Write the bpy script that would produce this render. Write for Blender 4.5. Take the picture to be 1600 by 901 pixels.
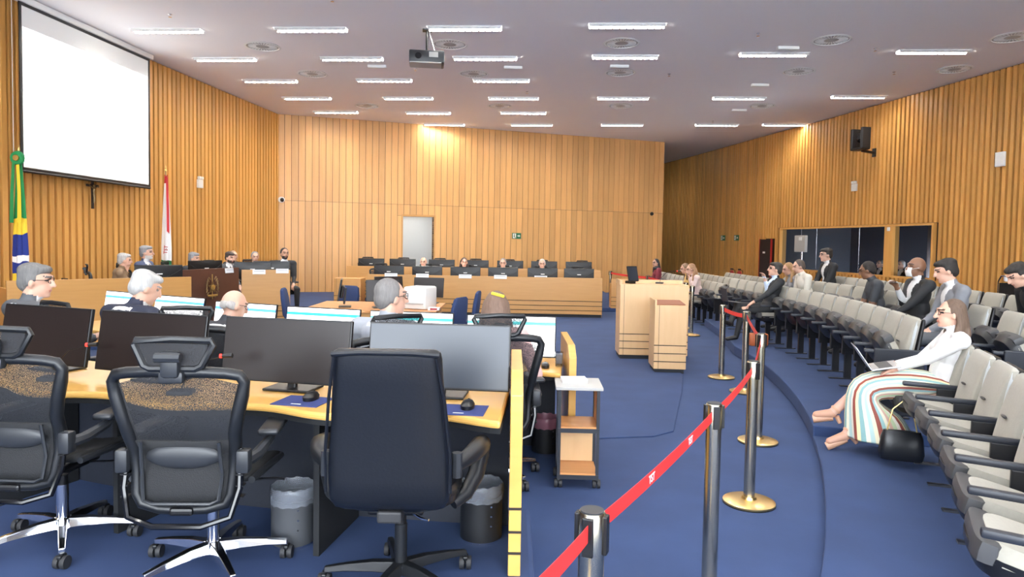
import bpy, bmesh, math, random
import numpy as np
from mathutils import Matrix, Vector
random.seed(7)
PI = math.pi
sc = bpy.context.scene
for o in list(bpy.data.objects): bpy.data.objects.remove(o)
COL = sc.collection

# ------------------------------------------------------------------ camera
F, CX, CY, PITCH, ROLL, CAMZ = 1075.0, 800.0, 427.0, 0.044, 0.017, 1.72
cd = bpy.data.cameras.new('camera'); cam = bpy.data.objects.new('camera', cd); COL.objects.link(cam)
cd.sensor_width = 36.0; cd.lens = F / 1600 * 36; cd.shift_y = -(450.5 - CY) / 1600
cd.clip_start = 0.05; cd.clip_end = 200
c_, s_, cp, sp = math.cos(ROLL), math.sin(ROLL), math.cos(PITCH), math.sin(PITCH)
M = Matrix(((c_, -s_, 0, 0), (sp * s_, sp * c_, -cp, 0), (cp * s_, cp * c_, sp, CAMZ), (0, 0, 0, 1)))
cam.matrix_world = M
sc.camera = cam

# ------------------------------------------------------------------ world, light levels, exposure
LAMP = 44.0          # radiance of the ceiling fixtures
w = bpy.data.worlds.new('daylight'); sc.world = w; w.use_nodes = True
bg = w.node_tree.nodes['Background']
bg.inputs[0].default_value = (0.86, 0.93, 1.0, 1); bg.inputs[1].default_value = 5.5
vs = sc.view_settings
vs.view_transform = 'Standard'; vs.look = 'None'; vs.gamma = 1.0; vs.use_curve_mapping = False
vs.exposure = 1.7
try:
    sc.cycles.max_bounces = 12; sc.cycles.diffuse_bounces = 8
except Exception: pass

# ------------------------------------------------------------------ materials
MATS = {}
def nodes_of(name):
    m = bpy.data.materials.new(name); m.use_nodes = True
    nt = m.node_tree; b = nt.nodes['Principled BSDF']
    MATS[name] = m
    return m, nt, b
def mat(name, col, rough=0.5, metal=0.0, noise=None, bump=0.0, coat=0.0, sheen=0.0):
    m, nt, b = nodes_of(name)
    b.inputs['Base Color'].default_value = (*col, 1)
    b.inputs['Roughness'].default_value = rough; b.inputs['Metallic'].default_value = metal
    b.inputs['Coat Weight'].default_value = coat
    b.inputs['Sheen Weight'].default_value = sheen
    if noise:
        scale, amt = noise
        tc = nt.nodes.new('ShaderNodeTexCoord'); n = nt.nodes.new('ShaderNodeTexNoise')
        n.inputs['Scale'].default_value = scale; n.inputs['Detail'].default_value = 5
        nt.links.new(tc.outputs['Object'], n.inputs['Vector'])
        mx = nt.nodes.new('ShaderNodeMix'); mx.data_type = 'RGBA'
        mx.inputs['A'].default_value = (*[c * (1 - amt) for c in col], 1)
        mx.inputs['B'].default_value = (*[min(1, c * (1 + amt)) for c in col], 1)
        nt.links.new(n.outputs['Fac'], mx.inputs['Factor']); nt.links.new(mx.outputs['Result'], b.inputs['Base Color'])
        if bump:
            bp = nt.nodes.new('ShaderNodeBump'); bp.inputs['Strength'].default_value = bump; bp.inputs['Distance'].default_value = 0.01
            nt.links.new(n.outputs['Fac'], bp.inputs['Height']); nt.links.new(bp.outputs['Normal'], b.inputs['Normal'])
    return m
def wood(name, c1, c2, rough=0.38, stretch=(14, 14, 0.7), rnd=0.25, scale=1.6):
    m, nt, b = nodes_of(name)
    L = nt.links.new
    tc = nt.nodes.new('ShaderNodeTexCoord'); mp = nt.nodes.new('ShaderNodeMapping'); oi = nt.nodes.new('ShaderNodeObjectInfo')
    mp.inputs['Scale'].default_value = stretch
    L(tc.outputs['Object'], mp.inputs['Vector'])
    vm = nt.nodes.new('ShaderNodeVectorMath'); vm.operation = 'SCALE'; vm.inputs['Scale'].default_value = 40
    cmb = nt.nodes.new('ShaderNodeCombineXYZ'); L(oi.outputs['Random'], cmb.inputs['Z']); L(oi.outputs['Random'], cmb.inputs['X']); L(cmb.outputs[0], vm.inputs[0])
    L(vm.outputs[0], mp.inputs['Location'])
    n = nt.nodes.new('ShaderNodeTexNoise'); n.inputs['Scale'].default_value = scale; n.inputs['Detail'].default_value = 6; n.inputs['Distortion'].default_value = 0.6
    L(mp.outputs[0], n.inputs['Vector'])
    mx = nt.nodes.new('ShaderNodeMix'); mx.data_type = 'RGBA'
    mx.inputs['A'].default_value = (*c1, 1); mx.inputs['B'].default_value = (*c2, 1)
    L(n.outputs['Fac'], mx.inputs['Factor'])
    hs = nt.nodes.new('ShaderNodeHueSaturation')
    mr = nt.nodes.new('ShaderNodeMapRange'); mr.inputs['To Min'].default_value = 1 - rnd; mr.inputs['To Max'].default_value = 1 + rnd * .6
    L(oi.outputs['Random'], mr.inputs['Value']); L(mr.outputs[0], hs.inputs['Value']); L(mx.outputs['Result'], hs.inputs['Color'])
    L(hs.outputs[0], b.inputs['Base Color'])
    b.inputs['Roughness'].default_value = rough
    return m
def emis(name, col, strength):
    m, nt, b = nodes_of(name)
    b.inputs['Base Color'].default_value = (0, 0, 0, 1)
    b.inputs['Emission Color'].default_value = (*col, 1); b.inputs['Emission Strength'].default_value = strength
    return m
def screen_on(name, band, strength=1.25):
    # a lit web page: bands along the local height (object z from 0 to .33), white body
    m, nt, b = nodes_of(name); L = nt.links.new
    tc = nt.nodes.new('ShaderNodeTexCoord'); sx = nt.nodes.new('ShaderNodeSeparateXYZ'); L(tc.outputs['Object'], sx.inputs[0])
    cr = nt.nodes.new('ShaderNodeValToRGB'); cr.color_ramp.interpolation = 'CONSTANT'
    mr = nt.nodes.new('ShaderNodeMapRange'); mr.inputs['From Min'].default_value = -0.15; mr.inputs['From Max'].default_value = 0.15
    L(sx.outputs['Z'], mr.inputs['Value']); L(mr.outputs[0], cr.inputs['Fac'])
    e = cr.color_ramp.elements
    e[0].position = 0; e[0].color = (0.9, 0.96, 1, 1); e[1].position = 0.80; e[1].color = (*band, 1)
    for p, c in ((0.05, (1, 1, 1)), (0.88, (0.75, 0.9, 0.95)), (0.93, (1, 1, 1))):
        k = e.new(p); k.color = (*c, 1)
    b.inputs['Base Color'].default_value = (0.02, 0.02, 0.02, 1); b.inputs['Roughness'].default_value = 0.3
    L(cr.outputs[0], b.inputs['Emission Color']); b.inputs['Emission Strength'].default_value = strength
    return m
def netting(name, col, hole=0.45, scale=260):
    m, nt, b = nodes_of(name); L = nt.links.new
    b.inputs['Base Color'].default_value = (*col, 1); b.inputs['Roughness'].default_value = 0.7
    tc = nt.nodes.new('ShaderNodeTexCoord'); v = nt.nodes.new('ShaderNodeTexVoronoi'); v.inputs['Scale'].default_value = scale
    L(tc.outputs['Object'], v.inputs['Vector'])
    lt = nt.nodes.new('ShaderNodeMath'); lt.operation = 'GREATER_THAN'; lt.inputs[1].default_value = hole
    L(v.outputs['Distance'], lt.inputs[0]); L(lt.outputs[0], b.inputs['Alpha'])
    return m
def ramp_z(name, stops, rough=0.8, axis='Z', lo=0.0, hi=1.0, wave=0.0):
    m, nt, b = nodes_of(name); L = nt.links.new
    tc = nt.nodes.new('ShaderNodeTexCoord'); sx = nt.nodes.new('ShaderNodeSeparateXYZ'); L(tc.outputs['Object'], sx.inputs[0])
    mr = nt.nodes.new('ShaderNodeMapRange'); mr.inputs['From Min'].default_value = lo; mr.inputs['From Max'].default_value = hi
    src = sx.outputs[axis]
    if wave:
        n = nt.nodes.new('ShaderNodeTexNoise'); n.inputs['Scale'].default_value = 3; L(tc.outputs['Object'], n.inputs['Vector'])
        ma = nt.nodes.new('ShaderNodeMath'); ma.operation = 'MULTIPLY_ADD'; ma.inputs[1].default_value = wave
        L(n.outputs['Fac'], ma.inputs[0]); L(src, ma.inputs[2]); src = ma.outputs[0]
    L(src, mr.inputs['Value'])
    cr = nt.nodes.new('ShaderNodeValToRGB'); cr.color_ramp.interpolation = 'CONSTANT'; L(mr.outputs[0], cr.inputs['Fac'])
    e = cr.color_ramp.elements
    e[0].position = stops[0][0]; e[0].color = (*stops[0][1], 1); e[1].position = stops[1][0]; e[1].color = (*stops[1][1], 1)
    for p, c in stops[2:]:
        k = e.new(p); k.color = (*c, 1)
    L(cr.outputs[0], b.inputs['Base Color']); b.inputs['Roughness'].default_value = rough
    return m

wood('slat_wood', (0.60, 0.285, 0.068), (0.74, 0.395, 0.115), rnd=.18)
wood('plank_wood', (0.66, 0.345, 0.115), (0.79, 0.46, 0.19), rnd=.16)
mat('slat_backing', (0.035, 0.014, 0.006), .8)
wood('bench_wood', (0.54, 0.265, 0.075), (0.64, 0.34, 0.11), stretch=(1.0, 14, 14), rnd=.06)
wood('desk_wood', (0.62, 0.33, 0.075), (0.72, 0.43, 0.12), stretch=(1.2, 12, 12), rnd=.04, rough=.3)
wood('podium_wood', (0.66, 0.40, 0.19), (0.76, 0.50, 0.26), stretch=(8, 8, 1.0), rnd=.05)
wood('trolley_wood', (0.55, 0.23, 0.07), (0.66, 0.31, 0.11), stretch=(1.2, 12, 12), rnd=.05)
mat('brown_panel', (0.105, 0.040, 0.022), .45, noise=(8, .12))
mat('groove', (0.02, 0.015, 0.012), .8)
mat('plinth', (0.012, 0.014, 0.02), .7)
mat('carpet', (0.027, 0.053, 0.140), .95, noise=(2.2, .28), bump=.1)
mat('carpet_edge', (0.05, 0.09, 0.23), .95, noise=(30, .2), sheen=.25)
mat('ceiling', (0.90, 0.87, 0.88), .9, noise=(.35, .02))
mat('wall_plain', (0.72, 0.66, 0.58), .8, noise=(2, .03))
mat('white', (0.82, 0.82, 0.80), .5)
mat('screen_white', (0.88, 0.89, 0.87), .75)
mat('grey_box', (0.42, 0.41, 0.39), .5)
mat('black', (0.005, 0.005, 0.006), .4)
mat('black_gloss', (0.004, 0.004, 0.005), .15)
mat('black_matte', (0.006, 0.007, 0.009), .75)
mat('navy_panel', (0.011, 0.014, 0.024), .6, noise=(60, .25))
mat('chair_plastic', (0.007, 0.008, 0.010), .42)
mat('grey_plastic', (0.020, 0.022, 0.026), .42)
netting('chair_mesh', (0.012, 0.013, 0.016), .38, 420)
mat('seat_mesh', (0.009, 0.0095, 0.011), .8, noise=(220, .6), bump=.3)
mat('leather', (0.006, 0.007, 0.010), .33, noise=(90, .15), bump=.06)
mat('chrome', (0.80, 0.81, 0.84), .14, 1.0)
mat('steel', (0.60, 0.54, 0.41), .22, 1.0)
mat('brass_base', (0.83, 0.60, 0.26), .28, 1.0)
mat('bronze', (0.30, 0.21, 0.10), .38, .9)
mat('gold', (0.75, 0.55, 0.2), .3, 1.0)
mat('belt_red', (0.72, 0.030, 0.028), .55, noise=(200, .1))
mat('seat_fabric', (0.34, 0.32, 0.27), .9, noise=(60, .08), sheen=.15)
mat('lip_grey', (0.05, 0.05, 0.053), .5)
mat('seat_trim', (0.50, 0.52, 0.52), .6)
mat('seat_shell', (0.008, 0.008, 0.010), .38, noise=(9, .5))
mat('arm_dark', (0.018, 0.021, 0.030), .45)
mat('blue_fabric', (0.028, 0.050, 0.135), .9, noise=(40, .1))
mat('monitor_off', (0.014, 0.009, 0.008), .38)
mat('monitor_off_cool', (0.024, 0.030, 0.042), .32)  # cool tint paints a reflection into the dark display colour
mat('paper', (0.85, 0.86, 0.88), .6)
mat('ink', (0.30, 0.30, 0.32), .8)
mat('glass_dark', (0.02, 0.022, 0.028), .05)
m, nt, b = nodes_of('window_glass'); b.inputs['Base Color'].default_value = (.55, .58, .62, 1); b.inputs['Roughness'].default_value = .02; b.inputs['Transmission Weight'].default_value = 1.0; b.inputs['IOR'].default_value = 1.1
m, nt, b = nodes_of('bin_liner'); b.inputs['Base Color'].default_value = (.25, .27, .31, 1); b.inputs['Roughness'].default_value = .22; b.inputs['Alpha'].default_value = .55
m, nt, b = nodes_of('bin_liner_pink'); b.inputs['Base Color'].default_value = (.42, .18, .24, 1); b.inputs['Roughness'].default_value = .25; b.inputs['Alpha'].default_value = .75
mat('bin_dark', (0.010, 0.011, 0.014), .5); mat('bin_grey', (0.055, 0.058, 0.065), .45)
mat('green_sign', (0.012, 0.13, 0.06), .5); mat('red_paint', (0.32, 0.012, 0.012), .4)
mat('dark_door', (0.018, 0.012, 0.012), .5); mat('curtain', (0.20, 0.17, 0.17), .9)
mat('orange_leather', (0.50, 0.13, 0.04), .5); mat('brown_leather', (0.30, 0.10, 0.045), .5)
mat('blue_pad', (0.030, 0.045, 0.17), .7); mat('rubber', (0.02, 0.02, 0.022), .6)
mat('laptop_grey', (0.60, 0.60, 0.61), .35, .6); mat('keys', (0.06, 0.06, 0.065), .5)
emis('lamp_glow', (1.0, 0.97, 0.90), LAMP); emis('lamp_glow_small', (1, .97, .92), 22)
mat('louvre', (0.75, 0.75, 0.74), .3, .5)
emis('projected', (1, 1, .98), 0.9); screen_on('page_teal', (0.02, 0.52, 0.55)); screen_on('page_blue', (0.06, 0.22, 0.72))

# ------------------------------------------------------------------ mesh helpers
RB = {}
def rbox_data(size, r, seg):
    k = (tuple(round(s, 4) for s in size), round(r, 4), seg)
    if k not in RB:
        bm = bmesh.new(); bmesh.ops.create_cube(bm, size=1)
        for v in bm.verts: v.co = Vector((v.co.x * size[0], v.co.y * size[1], v.co.z * size[2]))
        if r > 0: bmesh.ops.bevel(bm, geom=bm.edges[:] , offset=min(r, min(size) * .49), segments=seg, profile=.5, affect='EDGES')
        bm.verts.index_update()
        RB[k] = ([tuple(v.co) for v in bm.verts], [[v.index for v in f.verts] for f in bm.faces]); bm.free()
    return RB[k]
def rot(rx=0, ry=0, rz=0): return Matrix.Rotation(rz, 4, 'Z') @ Matrix.Rotation(ry, 4, 'Y') @ Matrix.Rotation(rx, 4, 'X')
class MB:
    def __init__(s): s.v = []; s.f = []
    def add(s, vs, fs, m=None):
        b = len(s.v)
        s.v += [tuple(m @ Vector(p)) if m else tuple(p) for p in vs]
        s.f += [[i + b for i in f] for f in fs]; return s
    def box(s, c, size, r=0, rx=0, ry=0, rz=0, seg=2):
        v, f = rbox_data(size, r, seg)
        return s.add(v, f, Matrix.Translation(c) @ rot(rx, ry, rz))
    def tube(s, pts, r, n=8, caps=True, closed=False):
        pts = [Vector(p) for p in pts]; N = len(pts); rs = r if isinstance(r, (list, tuple)) else [r] * N
        vs = []; fs = []; pu = None
        for i, p in enumerate(pts):
            a = pts[(i - 1) % N] if (i > 0 or closed) else p; c = pts[(i + 1) % N] if (i < N - 1 or closed) else p
            t = (c - a).normalized()
            u = (pu - t * pu.dot(t)) if pu else t.orthogonal()
            u = u.normalized() if u.length > 1e-6 else t.orthogonal().normalized()
            pu = u; w_ = t.cross(u)
            for k in range(n):
                a_ = 2 * PI * k / n; vs.append(p + (u * math.cos(a_) + w_ * math.sin(a_)) * rs[i])
        for i in range(N if closed else N - 1):
            for k in range(n):
                j = (i + 1) % N
                fs.append([i * n + k, i * n + (k + 1) % n, j * n + (k + 1) % n, j * n + k])
        if caps and not closed: fs += [list(range(n))[::-1], [(N - 1) * n + k for k in range(n)]]
        return s.add(vs, fs)
    def lathe(s, prof, n=16, m=None, cap=True):
        vs = []; fs = []
        for r, z in prof:
            for k in range(n): vs.append((r * math.cos(2 * PI * k / n), r * math.sin(2 * PI * k / n), z))
        for i in range(len(prof) - 1):
            for k in range(n): fs.append([i * n + k, i * n + (k + 1) % n, (i + 1) * n + (k + 1) % n, (i + 1) * n + k])
        if cap: fs += [list(range(n))[::-1], [(len(prof) - 1) * n + k for k in range(n)]]
        return s.add(vs, fs, m)
    def prism(s, poly, z0, z1, m=None):
        n = len(poly); vs = [(x, y, z0) for x, y in poly] + [(x, y, z1) for x, y in poly]
        fs = [list(range(n))[::-1], list(range(n, 2 * n))] + [[i, (i + 1) % n, n + (i + 1) % n, n + i] for i in range(n)]
        return s.add(vs, fs, m)
    def grid(s, rows, thick=None, closed=False):
        # rows: list of equal-length point lists -> a skin; thick gives a second offset skin
        R, C = len(rows), len(rows[0]); vs = [p for r in rows for p in r]
        fs = [[i * C + j, i * C + (j + 1) % C, (i + 1) * C + (j + 1) % C, (i + 1) * C + j] for i in range(R - 1) for j in range(C if closed else C - 1)]
        return s.add(vs, fs)
    def ell(s, c, r, m=None, nu=16, nv=10):
        vs = []; fs = []
        for i in range(nv + 1):
            t = PI * i / nv
            for k in range(nu): vs.append((r[0] * math.sin(t) * math.cos(2 * PI * k / nu), r[1] * math.sin(t) * math.sin(2 * PI * k / nu), r[2] * math.cos(t)))
        for i in range(nv):
            for k in range(nu): fs.append([i * nu + k, (i + 1) * nu + k, (i + 1) * nu + (k + 1) % nu, i * nu + (k + 1) % nu])
        return s.add(vs, fs, Matrix.Translation(c) @ (m if m else Matrix()))
    def mesh(s, name):
        me = bpy.data.meshes.new(name); me.from_pydata(s.v, [], s.f); me.validate()
        bm = bmesh.new(); bm.from_mesh(me); bmesh.ops.remove_doubles(bm, verts=bm.verts, dist=1e-5); bmesh.ops.recalc_face_normals(bm, faces=bm.faces); bm.to_mesh(me); bm.free()
        return me
    def build(s, name, m, parent=None, smooth=False, bevel=0, solid=0, sub=0):
        me = s.mesh(name); return link(name, me, m, parent, smooth, bevel, solid, sub)
def link(name, me, m, parent=None, smooth=False, bevel=0, solid=0, sub=0):
    if m and not me.materials: me.materials.append(MATS[m])
    if smooth:
        me.shade_smooth()
        try: me.set_sharp_from_angle(angle=math.radians(40))
        except Exception: pass
    o = bpy.data.objects.new(name, me); COL.objects.link(o)
    if parent: o.parent = parent
    if solid: k = o.modifiers.new('s', 'SOLIDIFY'); k.thickness = solid; k.offset = 0
    if sub: k = o.modifiers.new('d', 'SUBSURF'); k.levels = sub; k.render_levels = sub
    if bevel: k = o.modifiers.new('b', 'BEVEL'); k.width = bevel; k.segments = 2; k.limit_method = 'ANGLE'
    return o
def tag(o, label, cat, group=None):
    o['label'] = label; o['category'] = cat
    if group: o['group'] = group
    return o
def thing(name, label, cat, loc=(0, 0, 0), rz=0, group=None):
    o = bpy.data.objects.new(name, None); COL.objects.link(o); o.location = loc; o.rotation_euler = (0, 0, rz); o.empty_display_size = .1
    return tag(o, label, cat, group)
def struct(o): o['kind'] = 'structure'; return o
def dup(root, loc, rz=None, label=None, group=None, scale=None):
    def cp_(o, par):
        k = o.copy(); COL.objects.link(k); k.parent = par
        for ch in o.children: cp_(ch, k)
        return k
    r = cp_(root, None); r.location = loc
    if rz is not None: r.rotation_euler = (0, 0, rz)
    if label: r['label'] = label
    if group: r['group'] = group
    if scale: r.scale = (scale,) * 3
    return r
def text_mesh(s, size, name='lettering', bold=.0):
    cu = bpy.data.curves.new(name, 'FONT'); cu.body = s; cu.size = size; cu.align_x = 'CENTER'; cu.align_y = 'CENTER'; cu.offset = bold; cu.extrude = .0005
    o = bpy.data.objects.new(name, cu); COL.objects.link(o); dg = bpy.context.evaluated_depsgraph_get()
    me = bpy.data.meshes.new_from_object(o.evaluated_get(dg)); bpy.data.objects.remove(o); return me
def face_dir(dx, dy): return math.atan2(-dx, dy)     # rotation that turns local +Y to (dx,dy)

# ------------------------------------------------------------------ the room shell
CEIL = 5.52
LW = [(-8.4, -4.5), (-8.42, 3.0), (-8.3, 8.0), (-8.12, 11.49), (-7.85, 15.05), (-7.59, 17.75), (-7.21, 21.11)]
BW = [(-7.21, 21.11), (5.52, 25.48)]
RW = [(8.6, -4.5), (9.6, 3.0), (10.15, 8.0), (10.35, 11.0), (10.23, 14.03), (9.83, 16.56), (9.24, 20.22), (8.59, 23.5), (7.58, 29.1), (6.95, 31.97), (6.0, 36.5)]
def offset_line(pl, d):
    out = []
    for i, p in enumerate(pl):
        a = Vector(pl[max(0, i - 1)]); c = Vector(pl[min(len(pl) - 1, i + 1)]); t = (c - a).normalized()
        out.append((p[0] - t.y * d, p[1] + t.x * d))
    return out
def wall_strip(name, pl, z0, z1, m, thick=.12, side=1):
    a = offset_line(pl, .0); b_ = offset_line(pl, thick * side)
    mb = MB(); poly = a + b_[::-1]; mb.prism(poly, z0, z1)
    return struct(mb.build(name, m))
floor_mb = MB(); floor_mb.prism([(-8.6, -4.6), (10.6, -4.6), (10.6, 37), (-8.6, 37)], -.3, 0)
floor = struct(floor_mb.build('floor', 'carpet'))
ceil_mb = MB(); ceil_mb.prism([(-8.6, -4.6), (10.6, -4.6), (10.6, 37), (-8.6, 37)], CEIL, CEIL + .2)
ceiling = struct(ceil_mb.build('ceiling', 'ceiling'))
wall_left = wall_strip('wall_left', LW, 0, CEIL, 'slat_backing')
def resample(pl, y0, y1, step):
    pts = []; acc = 0
    seg = [(Vector(a), Vector(b)) for a, b in zip(pl, pl[1:])]
    for a, b in seg:
        L = (b - a).length; t = (b - a) / L; s = acc
        while s < L:
            p = a + t * s
            if y0 <= p.y <= y1: pts.append((p.x, p.y, math.atan2(t.y, t.x)))
            s += step
        acc = s - L
    return pts
def slats(parent, pts, width, z0, z1, depth, m, inward, name='slat'):
    me = MB().box((0, 0, 0), (width, depth, z1 - z0)).mesh(name); me.materials.append(MATS[m])
    for x, y, a in pts:
        o = bpy.data.objects.new(name, me); COL.objects.link(o); o.parent = parent
        n = Vector((-math.sin(a), math.cos(a))) * inward
        o.location = (x + n.x * (depth / 2 + .001), y + n.y * (depth / 2 + .001), (z0 + z1) / 2); o.rotation_euler = (0, 0, a)
slats(wall_left, resample(LW, 8.6, 21.05, .17), .108, .0, CEIL - .03, .085, 'slat_wood', -1)
# far wall: flush planks in two tiers with a doorway
d0, d1, doorh = 3.85, 4.87, 2.53         # along the wall from its left end
bwdir = (Vector(BW[1]) - Vector(BW[0])); BL = bwdir.length; bt = bwdir / BL; bn = Vector((bt.y, -bt.x)); ba = math.atan2(bt.y, bt.x)
def bw(s, off=0): p = Vector(BW[0]) + bt * s + bn * off; return (p.x, p.y)
mb = MB()
for s0, s1, z0, z1 in ((0, d0, 0, CEIL), (d1, BL, 0, CEIL), (d0, d1, doorh, CEIL)):
    mb.prism([bw(s0), bw(s1), bw(s1, -.2), bw(s0, -.2)], z0, z1)
mb.prism([bw(BL - .12, 0), bw(BL, 0), bw(BL + .0, -12.2), bw(BL - .12, -12.2)], 0, CEIL)
wall_far = struct(mb.build('wall_far', 'slat_backing'))
n_pl = 66; pw = BL / n_pl
me_c = {}
def plank(s0, s1, z0, z1):
    k = (round(s1 - s0, 3), round(z1 - z0, 3))
    if k not in me_c:
        me_c[k] = MB().box((0, 0, 0), (s1 - s0 - .012, .024, z1 - z0 - .008)).mesh('plank'); me_c[k].materials.append(MATS['plank_wood'])
    o = bpy.data.objects.new('plank', me_c[k]); COL.objects.link(o); o.parent = wall_far
    p = bw((s0 + s1) / 2, .013); o.location = (p[0], p[1], (z0 + z1) / 2); o.rotation_euler = (0, 0, ba)
for i in range(n_pl):
    s0, s1 = i * pw, (i + 1) * pw
    plank(s0, s1, 2.91, CEIL)
    if s1 <= d0 or s0 >= d1: plank(s0, s1, 0, 2.91)
    else:
        plank(s0, s1, doorh + .02, 2.91)
        if s0 < d0 - .02: plank(s0, d0, 0, doorh + .02)
        if s1 > d1 + .02: plank(d1, s1, 0, doorh + .02)
mb = MB()
for s0, s1, z0, z1 in ((d0 - .05, d0, 0, doorh), (d1, d1 + .05, 0, doorh), (d0 - .05, d1 + .05, doorh, doorh + .06)):
    mb.prism([bw(s0, .04), bw(s1, .04), bw(s1, -.25), bw(s0, -.25)], z0, z1)
door_1 = struct(mb.build('door_1', 'bench_wood'))
mb = MB()
for s0, s1, o0, o1, z0, z1 in ((d0 - .4, d1 + 1.0, -2.2, -2.3, 0, 3), (d0 - .5, d0 - .4, -.2, -2.3, 0, 3), (d1 + 1.0, d1 + 1.1, -.2, -2.3, 0, 3), (d0 - .5, d1 + 1.1, -.2, -2.3, 2.7, 2.8)):
    mb.prism([bw(s0, o0), bw(s1, o0), bw(s1, o1), bw(s0, o1)], z0, z1)
struct(mb.build('wall_corridor', 'white'))
for k, s in enumerate((d0 + .35, d0 + .75)):
    o = MB().lathe([(.09, -.03), (.09, 0)], 16).build('downlight', 'lamp_glow_small'); p = bw(s, -1.2); o.location = (p[0], p[1], 2.69)
    tag(o, 'small round downlight in corridor ceiling beyond the doorway', 'light', 'corridor downlights')
mb = MB().prism([(1.0, 36.4), (10.5, 36.4), (10.5, 36.6), (1.0, 36.6)], 0, CEIL); struct(mb.build('wall_recess', 'slat_backing'))
# right wall with the control room window
W0, W1, WZ0, WZ1 = 16.1, 22.5, 1.06, 2.31
def on_rw(y):
    for a, b in zip(RW, RW[1:]):
        if a[1] <= y <= b[1]: t = (y - a[1]) / (b[1] - a[1]); return (a[0] + (b[0] - a[0]) * t, y)
rw_a = [p for p in RW if p[1] < W0] + [on_rw(W0)]; rw_w = [on_rw(W0)] + [p for p in RW if W0 < p[1] < W1] + [on_rw(W1)]; rw_b = [on_rw(W1)] + [p for p in RW if p[1] > W1]
mb = MB()
for pl, z0, z1 in ((rw_a, 0, CEIL), (rw_b, 0, CEIL), (rw_w, 0, WZ0), (rw_w, WZ1, CEIL)):
    mb.prism(offset_line(pl, 0) + offset_line(pl, -.12)[::-1], z0, z1)
wall_right = struct(mb.build('wall_right', 'slat_backing'))
pts = resample(RW, 9.5, 35.5, .15)
dr0, dr1 = 22.75, 23.45                   # dark cabinet door in the slats
slats(wall_right, [p for p in pts if (p[1] < W0 - .1 or p[1] > W1 + .1) and not dr0 < p[1] < dr1], .090, 0, CEIL - .03, .08, 'slat_wood', 1)
inw = [p for p in pts if W0 - .1 <= p[1] <= W1 + .1]
slats(wall_right, inw, .090, 0, WZ0 - .05, .08, 'slat_wood', 1); slats(wall_right, inw, .090, WZ1 + .06, CEIL - .03, .08, 'slat_wood', 1)
slats(wall_right, [p for p in pts if dr0 <= p[1] <= dr1], .090, 2.02, CEIL - .03, .08, 'slat_wood', 1)
# window frame, mullions, glass, control room
win = MB()
inner = offset_line(rw_w, .09); outer = offset_line(rw_w, -.12)
for z0, z1 in ((WZ0 - .05, WZ0), (WZ1, WZ1 + .05)): win.prism(inner + outer[::-1], z0, z1)
for y in (W0, W1 - .05):
    a, b = on_rw(y), on_rw(y + .05); win.prism([(a[0] - .09, a[1]), (b[0] - .09, b[1]), (b[0] + .12, b[1]), (a[0] + .12, a[1])], WZ0, WZ1)
a, b = on_rw(17.45), on_rw(17.75); win.prism([(a[0] - .07, a[1]), (b[0] - .07, b[1]), (b[0] + .10, b[1]), (a[0] + .10, a[1])], WZ0, WZ1)
window_1 = struct(win.build('window_1', 'slat_wood'))
for y0, y1 in ((W0 + .05, 17.45), (17.75, 18.8), (18.81, 20.7), (20.71, 21.45), (21.46, W1 - .05)):
    a, b = on_rw(y0 + .005), on_rw(y1 - .005)
    MB().prism([(a[0] - .005, a[1]), (b[0] - .005, b[1]), (b[0] + .005, b[1]), (a[0] + .005, a[1])], WZ0, WZ1).build('pane', 'window_glass', window_1)
for y in (18.805, 20.705, 21.455):
    a = on_rw(y); MB().box((a[0] - .008, a[1], (WZ0 + WZ1) / 2), (.02, .014, WZ1 - WZ0)).build('mullion', 'chrome', window_1)
mb = MB()
A, B_ = on_rw(W0 - .5), on_rw(W1 + .5); dxr = 2.6
mb.prism([(A[0] + dxr, A[1]), (B_[0] + dxr, B_[1]), (B_[0] + dxr + .1, B_[1]), (A[0] + dxr + .1, A[1])], 0, 2.9)
for P in (A, B_): mb.prism([(P[0] + .13, P[1]), (P[0] + dxr, P[1]), (P[0] + dxr, P[1] + .1), (P[0] + .13, P[1] + .1)], 0, 2.9)
mb.prism([(A[0] + .13, A[1]), (A[0] + dxr, A[1]), (B_[0] + dxr, B_[1]), (B_[0] + .13, B_[1])], 2.8, 2.9)
struct(mb.build('wall_booth', 'navy_panel'))
# curtain inside the booth
rows = []
for z in (.9, 2.7): rows.append([(on_rw(y)[0] + 1.7 + .09 * math.sin(y * 9), y, z) for y in [W0 - .3 + i * .05 for i in range(56)]])
tag(MB().grid(rows).build('curtain', 'curtain', smooth=True, solid=.01), 'dark grey pleated curtain behind the control room glass', 'curtain')
# near end of the room: a wall with a wide daylight window, behind the camera
mb = MB()
for x0, x1, z0, z1 in ((-8.6, -7, 0, CEIL), (7.4, 8.9, 0, CEIL), (-7, 7.4, 0, .9), (-7, 7.4, 4.4, CEIL)): mb.prism([(x0, -4.6), (x1, -4.6), (x1, -4.4), (x0, -4.4)], z0, z1)
struct(mb.build('wall_rear', 'wall_plain'))
mb = MB()
for x in (-7, -4.6, -2.2, .2, 2.6, 5.0, 7.34): mb.box((x + .03, -4.5, 2.65), (.07, .1, 3.5))
for z in (.93, 4.37): mb.box((.2, -4.5, z), (14.4, .1, .07))
struct(mb.build('window_2', 'white'))

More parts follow.
